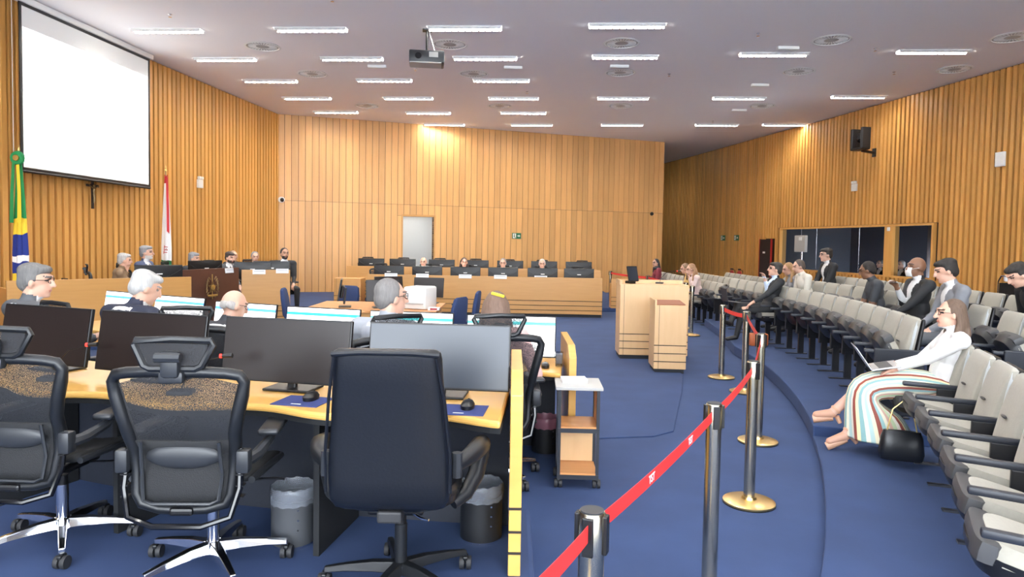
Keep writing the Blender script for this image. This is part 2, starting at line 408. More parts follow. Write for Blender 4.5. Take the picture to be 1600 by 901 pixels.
# raised floors
def arc(R, a0, a1, n=24): return [(SC[0] + R * math.cos(math.radians(a0 + (a1 - a0) * i / n)), SC[1] + R * math.sin(math.radians(a0 + (a1 - a0) * i / n))) for i in range(n + 1)]
SC = (-13.9, 11.5); RC = 17.47
p1 = arc(RC, -18.2, -2, 20) + [(3.95, 13.0), (4.2, 14.9), (9.1, 14.9), (9.9, 8.0)] + [(SC[0] + 23.6 * math.cos(math.radians(-18.2)), SC[1] + 23.6 * math.sin(math.radians(-18.2)))]
struct(MB().prism(p1, 0, .15).build('floor_tier', 'carpet', bevel=.012))
p2 = arc(RC, -38, -18.2, 20) + [(SC[0] + 23.4 * math.cos(math.radians(-18.2)), SC[1] + 23.4 * math.sin(math.radians(-18.2))), (9.3, 2), (8.3, -4.4), (.2, -4.4)]
struct(MB().prism(p2, 0, .06).build('floor_tier', 'carpet', bevel=.01))
ROWARC = [(0.13, 3.98), (-.4, 4.02), (-1.2, 4.12), (-2.0, 4.22), (-2.9, 4.42), (-4.2, 4.6), (-8.3, 5.2)]
struct(MB().prism([(.13, -4.3), (.13, 3.9)] + ROWARC + [(-8.3, -4.3)], 0, .17).build('floor_platform', 'carpet', bevel=.025))
struct(MB().prism([(.36, 5.95), (1.3, 6.12), (1.52, 6.3), (2.0, 7.95), (2.3, 9.1), (2.3, 9.6), (1.0, 9.6), (.55, 8.0)], 0, .012).build('floor_inset', 'carpet', bevel=.006))
struct(MB().prism([(-7.9, 9.3), (-5.9, 10.6), (-5.2, 12.2), (-4.4, 14.2), (-4.0, 16.2), (-4.6, 17.6), (3.2, 17.6), (3.2, 24.4), (-7.2, 21.0)], 0, .10).build('floor_dais', 'carpet', bevel=.012))

# ------------------------------------------------------------------ ceiling lights, diffusers, fittings
def make_fixture():
    t = thing('ceiling_light', 'recessed white louvred strip light glowing in the ceiling', 'ceiling light', group='louvred strip lights in the ceiling')
    MB().box((0, 0, -.006), (1.34, .17, .012)).build('housing', 'white', t)
    MB().box((0, 0, -.016), (1.28, .125, .008)).build('tube_panel', 'lamp_glow', t)
    for i in range(11):
        MB().box((-.6 + i * .12, 0, -.035), (.016, .13, .04)).build('louvre', 'louvre', t)
    for s in (-1, 1): MB().box((0, s * .069, -.03), (1.30, .006, .05)).build('side_reflector', 'louvre', t)
    return t
fx = [(-6.39, 12.78), (-6.14, 14.73), (-5.87, 16.66), (-5.57, 18.59), (-5.29, 20.53), (-3.69, 12.56), (-3.41, 14.51), (-3.09, 16.39), (-2.82, 18.37), (-2.54, 20.39), (-2.27, 22.35),
      (-.91, 12.34), (-.63, 14.29), (-.33, 16.2), (-.04, 18.15), (.25, 20.14), (.55, 22.15), (1.91, 12.04), (2.2, 14.01), (2.79, 17.92), (3.39, 21.87), (5.05, 13.65), (5.7, 17.68), (6.29, 21.59), (5.2, 29.5), (7.95, 13.29), (8.55, 17.3), (8.30, 21.35),  # entry hidden behind the far wall: unseen strip light added to brighten the recess
      (-6.6, 8.9), (-3.9, 8.7), (-1.2, 8.5), (1.6, 8.2), (4.5, 9.8), (7.4, 9.5), (-6.8, 5.0), (-4.1, 4.8), (-1.4, 4.6), (1.4, 4.3), (4.2, 5.9), (7.0, 5.6), (-4.3, 1.0), (-1.6, .8), (1.2, .5), (4.0, 2.0), (6.8, 1.8)]
f0 = make_fixture()
for i, (x, y) in enumerate(fx):
    if i == 0: f0.location = (x, y, CEIL); f0.rotation_euler = (0, 0, -.06)
    else: dup(f0, (x, y, CEIL), -.06)
def make_diff():
    t = thing('air_diffuser', 'round white slotted air diffuser in the ceiling', 'air vent', group='round ceiling air diffusers')
    MB().lathe([(.33, 0), (.35, -.012), (.31, -.02), (.30, -.005)], 32).build('rim', 'white', t, smooth=True)
    MB().lathe([(.30, -.004), (.30, -.008)], 32).build('plate', 'grey_box', t)
    for k in range(28):
        a = 2 * PI * k / 28; MB().box((.2 * math.cos(a), .2 * math.sin(a), -.011), (.15, .018, .006), rz=a).build('vane', 'white', t)
    return t
ac = [(-5.0, 13.77), (-4.65, 15.95), (-1.27, 13.41), (-.94, 15.69), (1.99, 13.14), (2.31, 15.35), (2.89, 18.98), (5.75, 12.72), (6.09, 14.98), (9.2, 14.6), (6.64, 18.66), (8.8, 12.38), (-4.16, 19.58), (-.42, 19.27)]
g0 = make_diff()
for i, (x, y) in enumerate(ac):
    if i == 0: g0.location = (x, y, CEIL)
    else: dup(g0, (x, y, CEIL))
for i, (x, y) in enumerate([(-3.0, 15.1), (-.05, 15.0), (2.2, 14.75), (5.15, 13.2), (5.7, 16.2), (6.2, 19.2)]):
    o = MB().box((0, 0, -.03), (.40, .10, .06), .012).build('ceiling_speaker_bar', 'white'); o.location = (x, y, CEIL)
    tag(o, 'small flat white sensor box on the ceiling beside a strip light', 'sensor', 'white ceiling boxes')
for i, (x, y) in enumerate([(-5.9, 11.9), (-2.9, 11.0), (1.3, 10.7), (4.3, 12.4), (6.8, 13.2), (8.1, 14.9), (-2.2, 15.3), (3.4, 15.4), (.3, 17.4), (6.0, 21.0)]):
    o = MB().lathe([(.035, 0), (.035, -.012), (.012, -.018), (.012, -.045), (.03, -.05), (.03, -.055)], 10).build('sprinkler', 'chrome'); o.location = (x, y, CEIL)
    tag(o, 'tiny chrome sprinkler head on the ceiling', 'sprinkler', 'ceiling sprinklers')
o = MB().lathe([(.06, 0), (.06, -.03), (.045, -.05)], 16).build('smoke_detector', 'white'); o.location = (-1.9, 10.3, CEIL); tag(o, 'small round cream smoke detector on the ceiling', 'smoke detector')
t = thing('projector', 'dark grey projector hanging from the ceiling on a short bracket', 'projector', (-1.60, 12.55, CEIL), .12)
MB().box((0, 0, -.52), (.62, .46, .21), .02).build('body', 'grey_plastic', t, smooth=True)
MB().box((-.02, -.05, -.633), (.56, .38, .02), .006).build('bottom_cover', 'grey_box', t)
MB().lathe([(.055, 0), (.055, -.03), (.045, -.03)], 20, Matrix.Translation((-.15, -.235, -.52)) @ rot(PI / 2)).build('lens', 'black_gloss', t)
MB().box((.12, -.232, -.49), (.16, .006, .09)).build('label_plate', 'grey_box', t)
for k in range(6): MB().box((.311, -.12 + k * .05, -.52), (.006, .03, .10)).build('vent', 'white', t)
MB().tube([(0, 0, 0), (0, 0, -.42)], .022, 10).box((0, 0, -.01), (.16, .16, .02)).box((0, 0, -.41), (.2, .12, .02)).build('bracket', 'black', t)
MB().tube([(.03, .02, 0), (.09, .02, -.2), (.14, .05, -.36), (.12, .05, -.42)], .008, 6).build('cable', 'white', t)

# ------------------------------------------------------------------ things on the left wall
t = thing('projection_screen', 'large white roll-down projection screen with black border', 'screen', (-7.72, 12.72, 0), math.atan2(3.32, .24))
MB().box((0, 0, 4.08), (3.36, .012, 2.56)).build('sheet', 'screen_white', t)
MB().box((0, -.008, 3.92), (3.30, .003, 2.2)).build('projected_page', 'projected', t)  # glowing sheet stands in for the projector's light on the screen
for x in (-1.70, 1.70): MB().box((x, -.004, 4.06), (.05, .016, 2.66)).build('border', 'black', t)
for z in (5.38, 2.77): MB().box((0, -.004, z), (3.45, .016, .06)).build('border', 'black', t)
MB().box((0, .02, 5.455), (3.66, .13, .11), .03).build('roller_housing', 'white', t, smooth=True)
MB().tube([(-1.72, 0, 2.74), (1.72, 0, 2.74)], .022, 8).build('bottom_bar', 'black', t)
MB().tube([(-1.86, .0, 5.4), (-1.86, 0, 2.9)], .004, 4).build('pull_cord', 'white', t)
t = thing('crucifix', 'small dark wooden crucifix with bronze figure on slatted wall', 'crucifix', (-7.86, 12.9, 2.53), math.atan2(1, .076))
MB().box((0, 0, 0), (.045, .03, .60)).box((0, 0, .13), (.32, .03, .045)).build('cross', 'dark_door', t)
mb = MB().ell((0, -.03, .12), (.022, .02, .03)).ell((0, -.03, .03), (.026, .018, .065)).tube([(0, -.03, -.02), (.008, -.032, -.1), (0, -.03, -.19)], [.02, .018, .01], 8)
for s in (-1, 1): mb.tube([(s * .015, -.03, .07), (s * .13, -.028, .135)], [.011, .008], 6)
mb.build('figure', 'bronze', t, smooth=True)
def flag(name, label, x, y, h, m, w, text=None, rosette=False):
    t = thing(name, label, 'flag', (x, y, .1))
    MB().tube([(0, 0, 0), (0, 0, h)], .014, 8).build('pole', 'bronze', t)
    MB().lathe([(.0, .0), (.03, .03), (.012, .06), (.02, .09), (0, .16)], 10, Matrix.Translation((0, 0, h - .02)), cap=False).build('finial', 'gold', t, smooth=True)
    MB().lathe([(.17, 0), (.17, .02), (.06, .05), (.025, .12)], 20).build('stand', 'bronze', t, smooth=True)
    rows = []; z1 = h - .1; z0 = .55; N = 26
    for i in range(N + 1):
        f = i / N; z = z1 + (z0 - z1) * f; ww = w * (.35 + .65 * min(1, f * 1.5)); row = []
        for k in range(28):
            a = 2 * PI * k / 28; fold = 1 + .30 * math.sin(4 * a + f * 1.5) * min(1, f * 3 + .2)
            row.append((ww * math.cos(a) * fold + .01, ww * .62 * math.sin(a) * fold, z + .03 * math.sin(2 * a)))
        rows.append(row)
    c = MB().grid(rows, closed=True).build('cloth', m, t, smooth=True)
    if rosette:
        MB().lathe([(.11, 0), (.10, .03), (.05, .035), (.04, .02)], 14, Matrix.Translation((.03, -.06, h - .07)) @ rot(PI / 2)).build('rosette', 'flag_green', t, smooth=True)
        MB().lathe([(.05, 0), (.045, .05), (.0, .052)], 14, Matrix.Translation((.03, -.06, h - .07)) @ rot(PI / 2), cap=False).build('rosette_centre', 'gold', t, smooth=True)
        for s in (-1, 1): MB().grid([[(.01 + s * .01, -.08, h - .1), (.01 + s * .05, -.08, h - .1)], [(.01 + s * .03, -.09, h - .6), (.01 + s * .08, -.09, h - .6)], [(.01 + s * .03, -.10, h - 1.05), (.01 + s * .09, -.10, h - 1.05)]]).build('ribbon_tail', 'flag_yellow' if s > 0 else 'flag_green', t, solid=.006)
    if text:
        me = text_mesh(text, .11, bold=.002); o = link('lettering', me, 'flag_red', t); o.location = (.03, -w * .80, 1.35); o.rotation_euler = (PI / 2, -PI / 2 + .1, 0)
    return t
mat('flag_green', (.01, .22, .06), .7); mat('flag_yellow', (.80, .58, .03), .7); mat('flag_red', (.5, .02, .03), .7)
G_, Y_, B2, W_ = (.012, .25, .07), (.85, .60, .04), (.012, .03, .22), (.85, .85, .85)
ramp_z('flag_brazil', [(0, G_), (.10, Y_), (.27, B2), (.36, W_), (.40, B2), (.55, Y_), (.66, G_)], lo=.55, hi=2.75, wave=.25)
ramp_z('flag_court', [(0, (.01, .16, .06)), (.30, W_), (.52, W_), (.985, (.5, .02, .03))], lo=.55, hi=3.0, wave=.3)
flag('brazil_flag', 'green, yellow and blue national flag hanging on pole with rosette', -7.55, 10.55, 2.85, 'flag_brazil', .095, rosette=True)
t = flag('court_flag', 'white, red and green court flag hanging on a pole', -7.55, 15.0, 3.05, 'flag_court', .085, text='TST')
MB().grid([[(.03, -.05, 2.9), (.07, -.04, 2.9)], [(.05, -.07, 2.3), (.095, -.05, 2.3)], [(.06, -.08, 1.75), (.10, -.05, 1.7)]]).build('red_edge', 'flag_red', t, solid=.01)
def emergency(x, y, z, rz, label):
    t = thing('emergency_light', label, 'emergency light', (x, y, z), rz)
    MB().box((0, -.03, 0), (.20, .06, .20), .01).build('body', 'white', t)
    for s in (-1, 1): MB().box((s * .05, -.045, .14), (.08, .07, .07), .015).build('lamp_head', 'white', t)
emergency(-7.58, 16.65, 3.02, math.atan2(1, .1), 'white twin-head emergency light on slats beside the flags')
emergency(9.36, 18.93, 3.40, math.atan2(-1, .16), 'white twin-head emergency light on right wall below the bracket camera')
o = MB().box((0, 0, 0), (.22, .06, .30), .012).build('wall_box', 'white'); o.location = (10.04, 14.3, 3.62); o.rotation_euler = (0, 0, math.atan2(-1, .16)); tag(o, 'plain white box mounted high on the right slatted wall', 'wall box')
t = thing('dome_camera', 'small white dome security camera in the wall corner', 'security camera', (-7.05, 21.0, 2.92))
MB().lathe([(.09, .04), (.09, -.04), (.07, -.06)], 16, rot(PI / 2)).build('housing', 'white', t, smooth=True); MB().ell((.05, -.09, -.01), (.06, .06, .06)).build('dome', 'black_gloss', t, smooth=True)
o = MB().lathe([(.07, 0), (.06, .04), (.0, .05)], 16, cap=False).build('wall_speaker', 'black', smooth=True); o.location = (*bw(BL - .47, .03), 2.88); o.rotation_euler = (PI / 2, 0, ba); tag(o, 'small round black sensor near the end of the plank wall', 'sensor')
def exit_sign(x, y, z, rz, label, w=.32):
    t = thing('exit_sign', label, 'exit sign', (x, y, z), rz)
    MB().box((0, -.012, 0), (w, .02, .2)).build('plate', 'green_sign', t)
    MB().prism([(.02, -.012), (.07, -.012), (.07, -.04), (.13, 0), (.07, .04), (.07, .012), (.02, .012)], 0, .003, Matrix.Translation((0, -.023, 0)) @ rot(PI / 2)).build('arrow', 'white', t)
    MB().box((-.08, -.024, 0), (.11, .003, .16)).build('door_symbol', 'white', t)
    MB().box((-.08, -.026, .05), (.03, .003, .03)).box((-.085, -.026, -.005), (.03, .003, .07), ry=.3).box((-.06, -.026, -.05), (.02, .003, .06), ry=-.6).build('runner', 'green_sign', t)
p = bw(7.75, .03); exit_sign(p[0], p[1], 1.97, ba, 'green exit sign with white arrow on the plank wall')
exit_sign(7.95, 26.0, 2.05, math.atan2(-1, .2), 'green exit sign on the slatted wall nearer the recess'); exit_sign(8.1, 24.9, 2.05, math.atan2(-1, .2), 'green exit sign on the slatted wall nearer the dark door')
t = thing('cabinet_door', 'dark narrow door with thin red frame in the slatted wall', 'door', (8.56, 23.1, 0), math.atan2(-1, .19))
MB().box((0, -.07, 1.0), (.66, .05, 1.98)).build('leaf', 'dark_door', t); MB().box((-.06, -.1, 1.55), (.14, .006, .06)).build('notice', 'white', t)
for x in (-.34, .34): MB().box((x, -.075, 1.0), (.025, .06, 2.0)).build('frame', 'red_paint', t)
for i, (x, y) in enumerate(((7.75, 24.25), (7.9, 23.9))):
    t = thing('fire_extinguisher', 'red fire extinguisher with black hose by the dark door', 'extinguisher', (x, y, 0.40), 0, 'fire extinguishers by the dark door')
    MB().lathe([(.07, 0), (.08, .03), (.08, .42), (.03, .5)], 14).build('tank', 'red_paint', t, smooth=True); MB().tube([(.03, 0, .52), (.11, 0, .5), (.12, 0, .3), (.1, 0, .12)], .012, 6).box((0, 0, .54), (.1, .03, .05)).build('valve_hose', 'black', t)
    MB().box((0, 0, -.20), (.2, .2, .40)).build('stand', 'red_paint', t)
t = thing('bracket_camera', 'dark speaker frame with camera on wall bracket above the window', 'camera', (9.35, 18.1, 4.48), math.atan2(-1, .16))
for x in (-.2, .2): MB().box((x, -.35, .1), (.09, .25, .55), .02).build('side_plate', 'chair_plastic', t)
MB().box((0, -.35, -.16), (.45, .25, .06), .01).build('tray', 'chair_plastic', t); MB().ell((0, -.35, .1), (.1, .1, .1)).build('camera_ball', 'black_gloss', t, smooth=True); MB().box((0, -.35, .21), (.12, .1, .1), .02).build('camera_head', 'black', t)
MB().tube([(0, -.3, -.2), (0, .05, -.24)], .035, 8).box((0, .06, -.24), (.12, .03, .22)).build('wall_arm', 'black', t)
t = thing('speaker_panel', 'grey box speaker on a thin post before the control window', 'speaker', (8.84, 20.9, 0), math.atan2(-1, .16))
MB().box((0, -.1, 1.85), (.55, .1, .5), .015).build('cabinet', 'grey_box', t); MB().box((.05, -.155, 2.0), (.16, .005, .1)).build('badge', 'white', t); MB().tube([(0, -.05, 0), (0, -.05, 1.62)], .012, 8).lathe([(.14, 0), (.14, .02), (.02, .03)], 14).build('post', 'chrome', t)
o = MB().box((0, 0, 0), (.06, .1, .1), .01).build('wall_sensor', 'white'); o.location = (9.6, 17.6, 2.24); tag(o, 'small cream sensor at the top of the window post', 'sensor')

# ------------------------------------------------------------------ shared furniture builders
def ring_loft(mb, secs, n=20, p=3.2):
    # secs: (centre, half-width, half-depth) horizontal rounded rings stacked upwards
    rows = []
    for (c, hw, hd) in secs:
        row = []
        for k in range(n):
            a = 2 * PI * k / n; ca, sa = math.cos(a), math.sin(a)
            row.append((c[0] + hw * math.copysign(abs(ca) ** (2 / p), ca), c[1] + hd * math.copysign(abs(sa) ** (2 / p), sa), c[2]))
        rows.append(row)
    mb.grid(rows, closed=True); b = len(mb.v) - n * len(rows)
    mb.f += [[b + k for k in range(n)][::-1], [b + (len(rows) - 1) * n + k for k in range(n)]]
    return mb
def caster(par, x, y, m='rubber', hood='chair_plastic'):
    w = MB()
    for s in (-1, 1): w.lathe([(.012, -.011), (.03, -.011), (.032, 0), (.03, .011), (.012, .011)], 16, Matrix.Translation((x + s * .016, y, .032)) @ rot(0, PI / 2))
    o = w.build('caster', m, par, smooth=True)
    MB().tube([(x, y, .03), (x, y, .075)], .011, 8).box((x, y, .058), (.022, .05, .02), .006).build('caster_stem', hood, o)
def star_base(t, m, R=.33, ph=.3, wheel='rubber'):
    MB().lathe([(.028, .30), (.028, .13), (.045, .12), (.045, .085)], 16).build('hub', m, t, smooth=True)
    MB().lathe([(.024, .12), (.024, .40)], 14).build('gas_column', 'black', t, smooth=True)
    for k in range(5):
        a = ph + 2 * PI * k / 5; mb = MB(); rows = []
        for f, hw, z1, z0 in ((.0, .030, .130, .080), (.3, .026, .128, .085), (.7, .021, .112, .082), (1, .017, .095, .072)):
            rr = .03 + f * (R - .03); c, s = math.cos(a), math.sin(a); px, py = -s * hw, c * hw
            rows.append([(rr * c + px, rr * s + py, z0), (rr * c + px * .7, rr * s + py * .7, z1), (rr * c - px * .7, rr * s - py * .7, z1), (rr * c - px, rr * s - py, z0)])
        mb.grid(rows, closed=True); mb.f += [[0, 1, 2, 3], [12, 13, 14, 15]]
        mb.build('base_leg', m, t, bevel=.004); caster(t, R * math.cos(a), R * math.sin(a), wheel)
def make_mesh_chair(label):
    t = thing('mesh_office_chair', label, 'chair')
    star_base(t, 'chrome')
    MB().box((0, .0, .41), (.22, .30, .05), .02).box((.0, -.2, .40), (.10, .3, .035), .012).build('mechanism', 'black', t)
    MB().tube([(.1, .05, .40), (.27, .08, .40), (.31, .08, .395)], .007, 6).build('tilt_lever', 'black', t)
    rows = []
    for i in range(9):
        f = i / 8; y = -.24 + f * .50
        rows.append([(x * .51, y, .47 + .035 * (2 * abs(x)) ** 2 - .06 * max(0, f - .72) ** 1.2 * 4 + .02 * math.cos(f * PI * 2) * .5) for x in [-.5 + k / 8 for k in range(9)]])
    MB().grid(rows).build('seat', 'seat_mesh', t, smooth=True, solid=.045, sub=1)
    MB().tube([(-.255, -.23, .50), (-.265, 0, .495), (-.25, .22, .47), (-.15, .275, .44), (.15, .275, .44), (.25, .22, .47), (.265, 0, .495), (.255, -.23, .50)], .016, 8).build('seat_rim', 'grey_plastic', t, smooth=True)
    def Y(x, z): return -.325 - .13 * (z - .45) + .75 * x * x * (.6 if z > .7 else .45) - .05 * math.exp(-((z - .62) / .09) ** 2) * -1
    half = [(0, 1.0), (.10, 1.002), (.20, .995), (.250, .985), (.268, .955), (.258, .90), (.238, .82), (.220, .74), (.210, .66), (.202, .56), (.196, .47), (.175, .425), (.10, .405), (0, .40)]
    loop = half + [(-x, z) for x, z in half[-2:0:-1]]
    rads = [.024 if z > .9 else .028 if z > .6 else .022 for x, z in loop]
    MB().tube([(x, Y(x, z), z) for x, z in loop], rads, 10, closed=True).build('back_frame', 'chair_plastic', t, smooth=True)
    def wid(z):
        for (x0, z0), (x1, z1) in zip(half[3:], half[4:]):
            if z1 <= z <= z0: return x0 + (x1 - x0) * (z0 - z) / (z0 - z1 + 1e-9)
        return .1
    rows = [[(wid(z) * k, Y(wid(z) * k, z), z) for k in [-1 + j / 5 for j in range(11)]] for z in [.70 + i * .048 for i in range(7)]]
    MB().grid(rows).build('back_mesh', 'chair_mesh', t, smooth=True)
    rows = [[(wid(z) * k * .94, Y(wid(z) * k, z) - .004, z) for k in [-1 + j / 5 for j in range(11)]] for z in [.43 + i * .045 for i in range(7)]]
    lp = MB().grid(rows).build('lower_back_panel', 'seat_mesh', t, smooth=True, solid=.012)
    MB().ell((0, Y(0, .63) - .018, .63), (.155, .02, .055)).build('lumbar_pad', 'grey_plastic', t, smooth=True)
    MB().tube([(x, Y(x, z) - .026, z) for x, z in ((-.16, .70), (-.165, .55), (-.155, .45), (-.12, .435), (.12, .435), (.155, .45), (.165, .55), (.16, .70))], .008, 6).build('panel_rim', 'grey_plastic', t, smooth=True)
    MB().tube([(-.235, -.30, .66), (-.24, -.33, .50), (-.21, -.36, .385), (-.10, -.385, .355), (.10, -.385, .355), (.21, -.36, .385), (.24, -.33, .50), (.235, -.30, .66)], .013, 8).build('yoke_bar', 'black_gloss', t, smooth=True)
    for s in (-1, 1):
        for k in range(10): MB().box((s * .238, -.315, .46 + k * .016), (.03, .04, .006)).build('ratchet_rib', 'black', lp) if k % 3 == 0 else None
        ar = MB().tube([(s * .245, -.31, .60), (s * .275, -.22, .61), (s * .285, -.08, .635), (s * .285, -.04, .665)], [.028, .026, .022, .018], 8).box((s * .25, -.31, .61), (.055, .06, .10), .012).build('arm_bracket', 'grey_plastic', t, smooth=True)
        MB().tube([(s * .285, -.04, .64), (s * .285, -.04, .67)], .017, 10).build('arm_post', 'chrome', ar, smooth=True)
        MB().box((s * .28, .0, .68), (.095, .27, .03), .014, rz=s * .1, seg=3).build('arm_pad', 'grey_plastic', t, smooth=True)
    hr = [(x, -.42 + .7 * x * x, z) for x, z in ((-.15, 1.132), (-.158, 1.115), (-.115, 1.03), (-.09, 1.018), (.09, 1.018), (.115, 1.03), (.158, 1.115), (.15, 1.132), (0, 1.138))]
    MB().tube(hr, .015, 8, closed=True).build('headrest_frame', 'chair_plastic', t, smooth=True)
    MB().grid([[(x, -.42 + .7 * x * x, z) for x in (-.135, -.07, 0, .07, .135)] for z in (1.03, 1.06, 1.09, 1.13)]).build('headrest_mesh', 'chair_mesh', t, smooth=True)
    MB().box((0, -.43, 1.04), (.075, .05, .11), .015).box((0, -.42, .985), (.10, .04, .05), .012).tube([(-.05, -.455, 1.07), (.05, -.455, 1.07)], .02, 8).build('headrest_bracket', 'grey_plastic', t, smooth=True)
    return t
def make_leather_chair(label):
    t = thing('leather_office_chair', label, 'chair')
    star_base(t, 'chair_plastic', .34, .62)
    MB().box((0, -.02, .42), (.24, .3, .05), .015).build('mechanism', 'black', t)
    MB().tube([(.05, -.13, .41), (.12, -.22, .41), (.15, -.23, .408)], .006, 6).build('tilt_lever', 'chrome', t)
    mb = MB(); ring_loft(mb, [((0, -.02, .44), .23, .22), ((0, 0, .455), .265, .26), ((0, 0, .50), .27, .27), ((0, .01, .53), .25, .25)], 28)
    mb.build('seat', 'leather', t, smooth=True, bevel=.01)
    mb = MB(); secs = []
    for z, hw, hd, y in ((.47, .19, .02, -.27), (.485, .222, .04, -.275), (.52, .243, .05, -.28), (.60, .247, .052, -.285), (.70, .242, .05, -.295), (.85, .228, .048, -.315), (1.0, .216, .046, -.345), (1.10, .212, .042, -.37), (1.125, .206, .034, -.378), (1.135, .19, .015, -.38)):
        secs.append(((0, y, z), hw, hd))
    ring_loft(mb, secs, 32, 4.0)
    bk = mb.build('backrest', 'leather', t, smooth=True)
    MB().tube([(-.205, -.415, 1.118), (-.1, -.42, 1.126), (.1, -.42, 1.126), (.205, -.415, 1.118)], .011, 8).build('top_piping', 'leather', bk, smooth=True)
    for s in (-1, 1): MB().tube([(s * .195, -.42, 1.11), (s * .222, -.385, .95), (s * .245, -.35, .72), (s * .245, -.335, .56)], .007, 6).build('side_piping', 'leather', bk, smooth=True)
    MB().box((0, -.26, .445), (.10, .10, .05), .01).build('bellows', 'rubber', t)
    for s in (-1, 1):
        pts = [(s * .265, -.25, .645), (s * .315, -.18, .665), (s * .345, -.06, .665), (s * .35, .05, .645), (s * .345, .08, .59), (s * .33, .02, .52), (s * .29, -.07, .46), (s * .24, -.12, .435)]
        MB().tube(pts, [.026, .037, .043, .043, .041, .037, .031, .024], 12).build('arm_loop', 'chair_plastic', t, smooth=True)
        MB().tube([(s * .265, -.26, .70), (s * .265, -.26, .60)], .022, 8).build('arm_joint', 'grey_plastic', t, smooth=True)
    return t
def make_monitor(screen, label, group=None, w=.72, h=.33, lift=.05):
    t = thing('monitor', label, 'monitor', group=group); tl = -.16
    zc = lift + h / 2
    b = MB().box((0, 0, zc), (w, .022, h), .005, rx=tl).build('bezel', 'black', t)
    s = MB().box((0, 0, 0), (w - .016, .003, h - .022)).build('display', screen, t); s.location = (0, -.0125, zc + .003); s.rotation_euler = (tl, 0, 0)
    MB().box((0, .03, zc - .03), (.30, .05, .18), .02, rx=tl).build('rear_housing', 'black', t)
    MB().box((0, .07, lift + .06), (.05, .03, .24), .008, rx=-.1).build('stand_neck', 'black', t)
    MB().box((0, .07, .008), (.26, .18, .014), .006).build('stand_foot', 'black', t)
    return t
def make_back_monitor(label, group):
    t = thing('desk_monitor', label, 'monitor', group=group)
    MB().box((0, 0, .20), (.72, .03, .33), .008).build('bezel', 'black_gloss', t)
    MB().grid([[(x, -.016 - .022 * (1 - (x / .36) ** 2) * (1 - ((z - .2) / .165) ** 2), z) for x in [-.355 + .71 * k / 12 for k in range(13)]] for z in [.04 + .32 * k / 8 for k in range(9)]]).build('back_shell', 'black', t, smooth=True)
    MB().tube([(x, -.022 - .018 * (1 - (x / .36) ** 2), .16 + .16 * (x / .36) ** 2) for x in [-.34 + .68 * k / 12 for k in range(13)]], .004, 5).build('curved_rib', 'grey_plastic', t)
    MB().box((0, -.041, .22), (.09, .003, .016)).build('badge', 'white', t)
    MB().box((0, .0, .02), (.06, .03, .1)).box((0, 0, .006), (.26, .18, .012)).build('stand', 'black', t)
    MB().box((0, .0175, .20), (.70, .004, .31)).build('display', 'page_blue', t)
    return t
def microphone(label, loc, rz, L=.34, group=None):
    t = thing('gooseneck_microphone', label, 'microphone', loc, rz, group)
    MB().box((0, 0, .012), (.09, .12, .024), .008).build('base', 'black', t)
    MB().tube([(0, 0, .02), (0, -.03, .10), (-.02, -.10, .17), (-.05, -.22, .20), (-.06, -L, .205)], .0035, 6).build('gooseneck', 'black', t)
    e = Vector((-.06, -L, .205)); MB().tube([e, e + Vector((-.004, -.05, .003))], [.010, .013], 8).build('capsule', 'black', t); MB().tube([e + Vector((.001, .012, 0)), e + Vector((0, .002, 0))], .0105, 8).build('red_ring', 'mic_red', t)
    return t
emis('mic_red', (1, .03, .02), 1.2)

# ------------------------------------------------------------------ the two curved rows of desks
ST1 = [(.40, 3.36, .06), (-.36, 3.44, .09), (-1.16, 3.54, .21), (-1.95, 3.71, .30), (-2.70, 3.97, .36), (-3.45, 4.28, .40)]
ST2 = [(.85, 5.42, .06), (0.0, 5.5, .10), (-.83, 5.67, .17), (-1.62, 5.88, .30), (-2.42, 6.22, .40), (-3.29, 6.78, .47), (-4.05, 7.2, .5), (-4.8, 7.65, .5)]
def row_point(ST, u):
    i = min(int(u), len(ST) - 2); f = u - i; f2 = f
    a, b = ST[i], ST[i + 1]
    return tuple(a[k] + (b[k] - a[k]) * f2 for k in range(3))
def desk_row(ST, u0, u1, z, name, label, xend):
    t = thing(name, label, 'desk')
    fr, bk = [], []
    N = 70
    for i in range(N + 1):
        u = u0 + (u1 - u0) * i / N; x, y, a = row_point(ST, u); n = Vector((-math.sin(a), -math.cos(a)))
        off = .34 - .055 * math.cos(2 * PI * (u - .0)); fr.append((x + n.x * off, y + n.y * off)); bk.append((x - n.x * .36, y - n.y * .36))
    fr = [(min(p[0], xend), p[1]) for p in fr]; bk = [(min(p[0], xend), p[1]) for p in bk]
    MB().prism(fr + bk[::-1], z - .035, z).build('desktop', 'desk_wood', t, bevel=.012)
    fr2 = [(p[0], p[1] + .03) for p in fr]; MB().prism(fr2 + bk[::-1], z - .065, z - .037).build('under_frame', 'black_matte', t)
    return t, bk
P1Z, D1 = .17, .93
t1, bk1 = desk_row(ST1, .54, 5.0, D1, 'curved_desk', 'long curved light wood desk with wavy edge and dark screens', 0.0)
def grooved_panel(t, name, x0, x1, prof, grooves, m, y0):
    MB().prism([(y, z) for y, z in prof], x0, x1, Matrix(((0, 0, 1, 0), (1, 0, 0, 0), (0, 1, 0, 0), (0, 0, 0, 1)))).build(name, m, t, bevel=.004)
    for z in grooves: MB().box(((x0 + x1) / 2, y0 - .001, z), (x1 - x0 + .003, .008, .011)).build('groove', 'groove', t)
grooved_panel(t1, 'end_panel', .004, .062, [(3.14, P1Z), (3.14, 1.02), (3.30, 1.11), (3.94, 1.11), (3.94, P1Z)], (.49, .38, .28), 'desk_wood', 3.14)
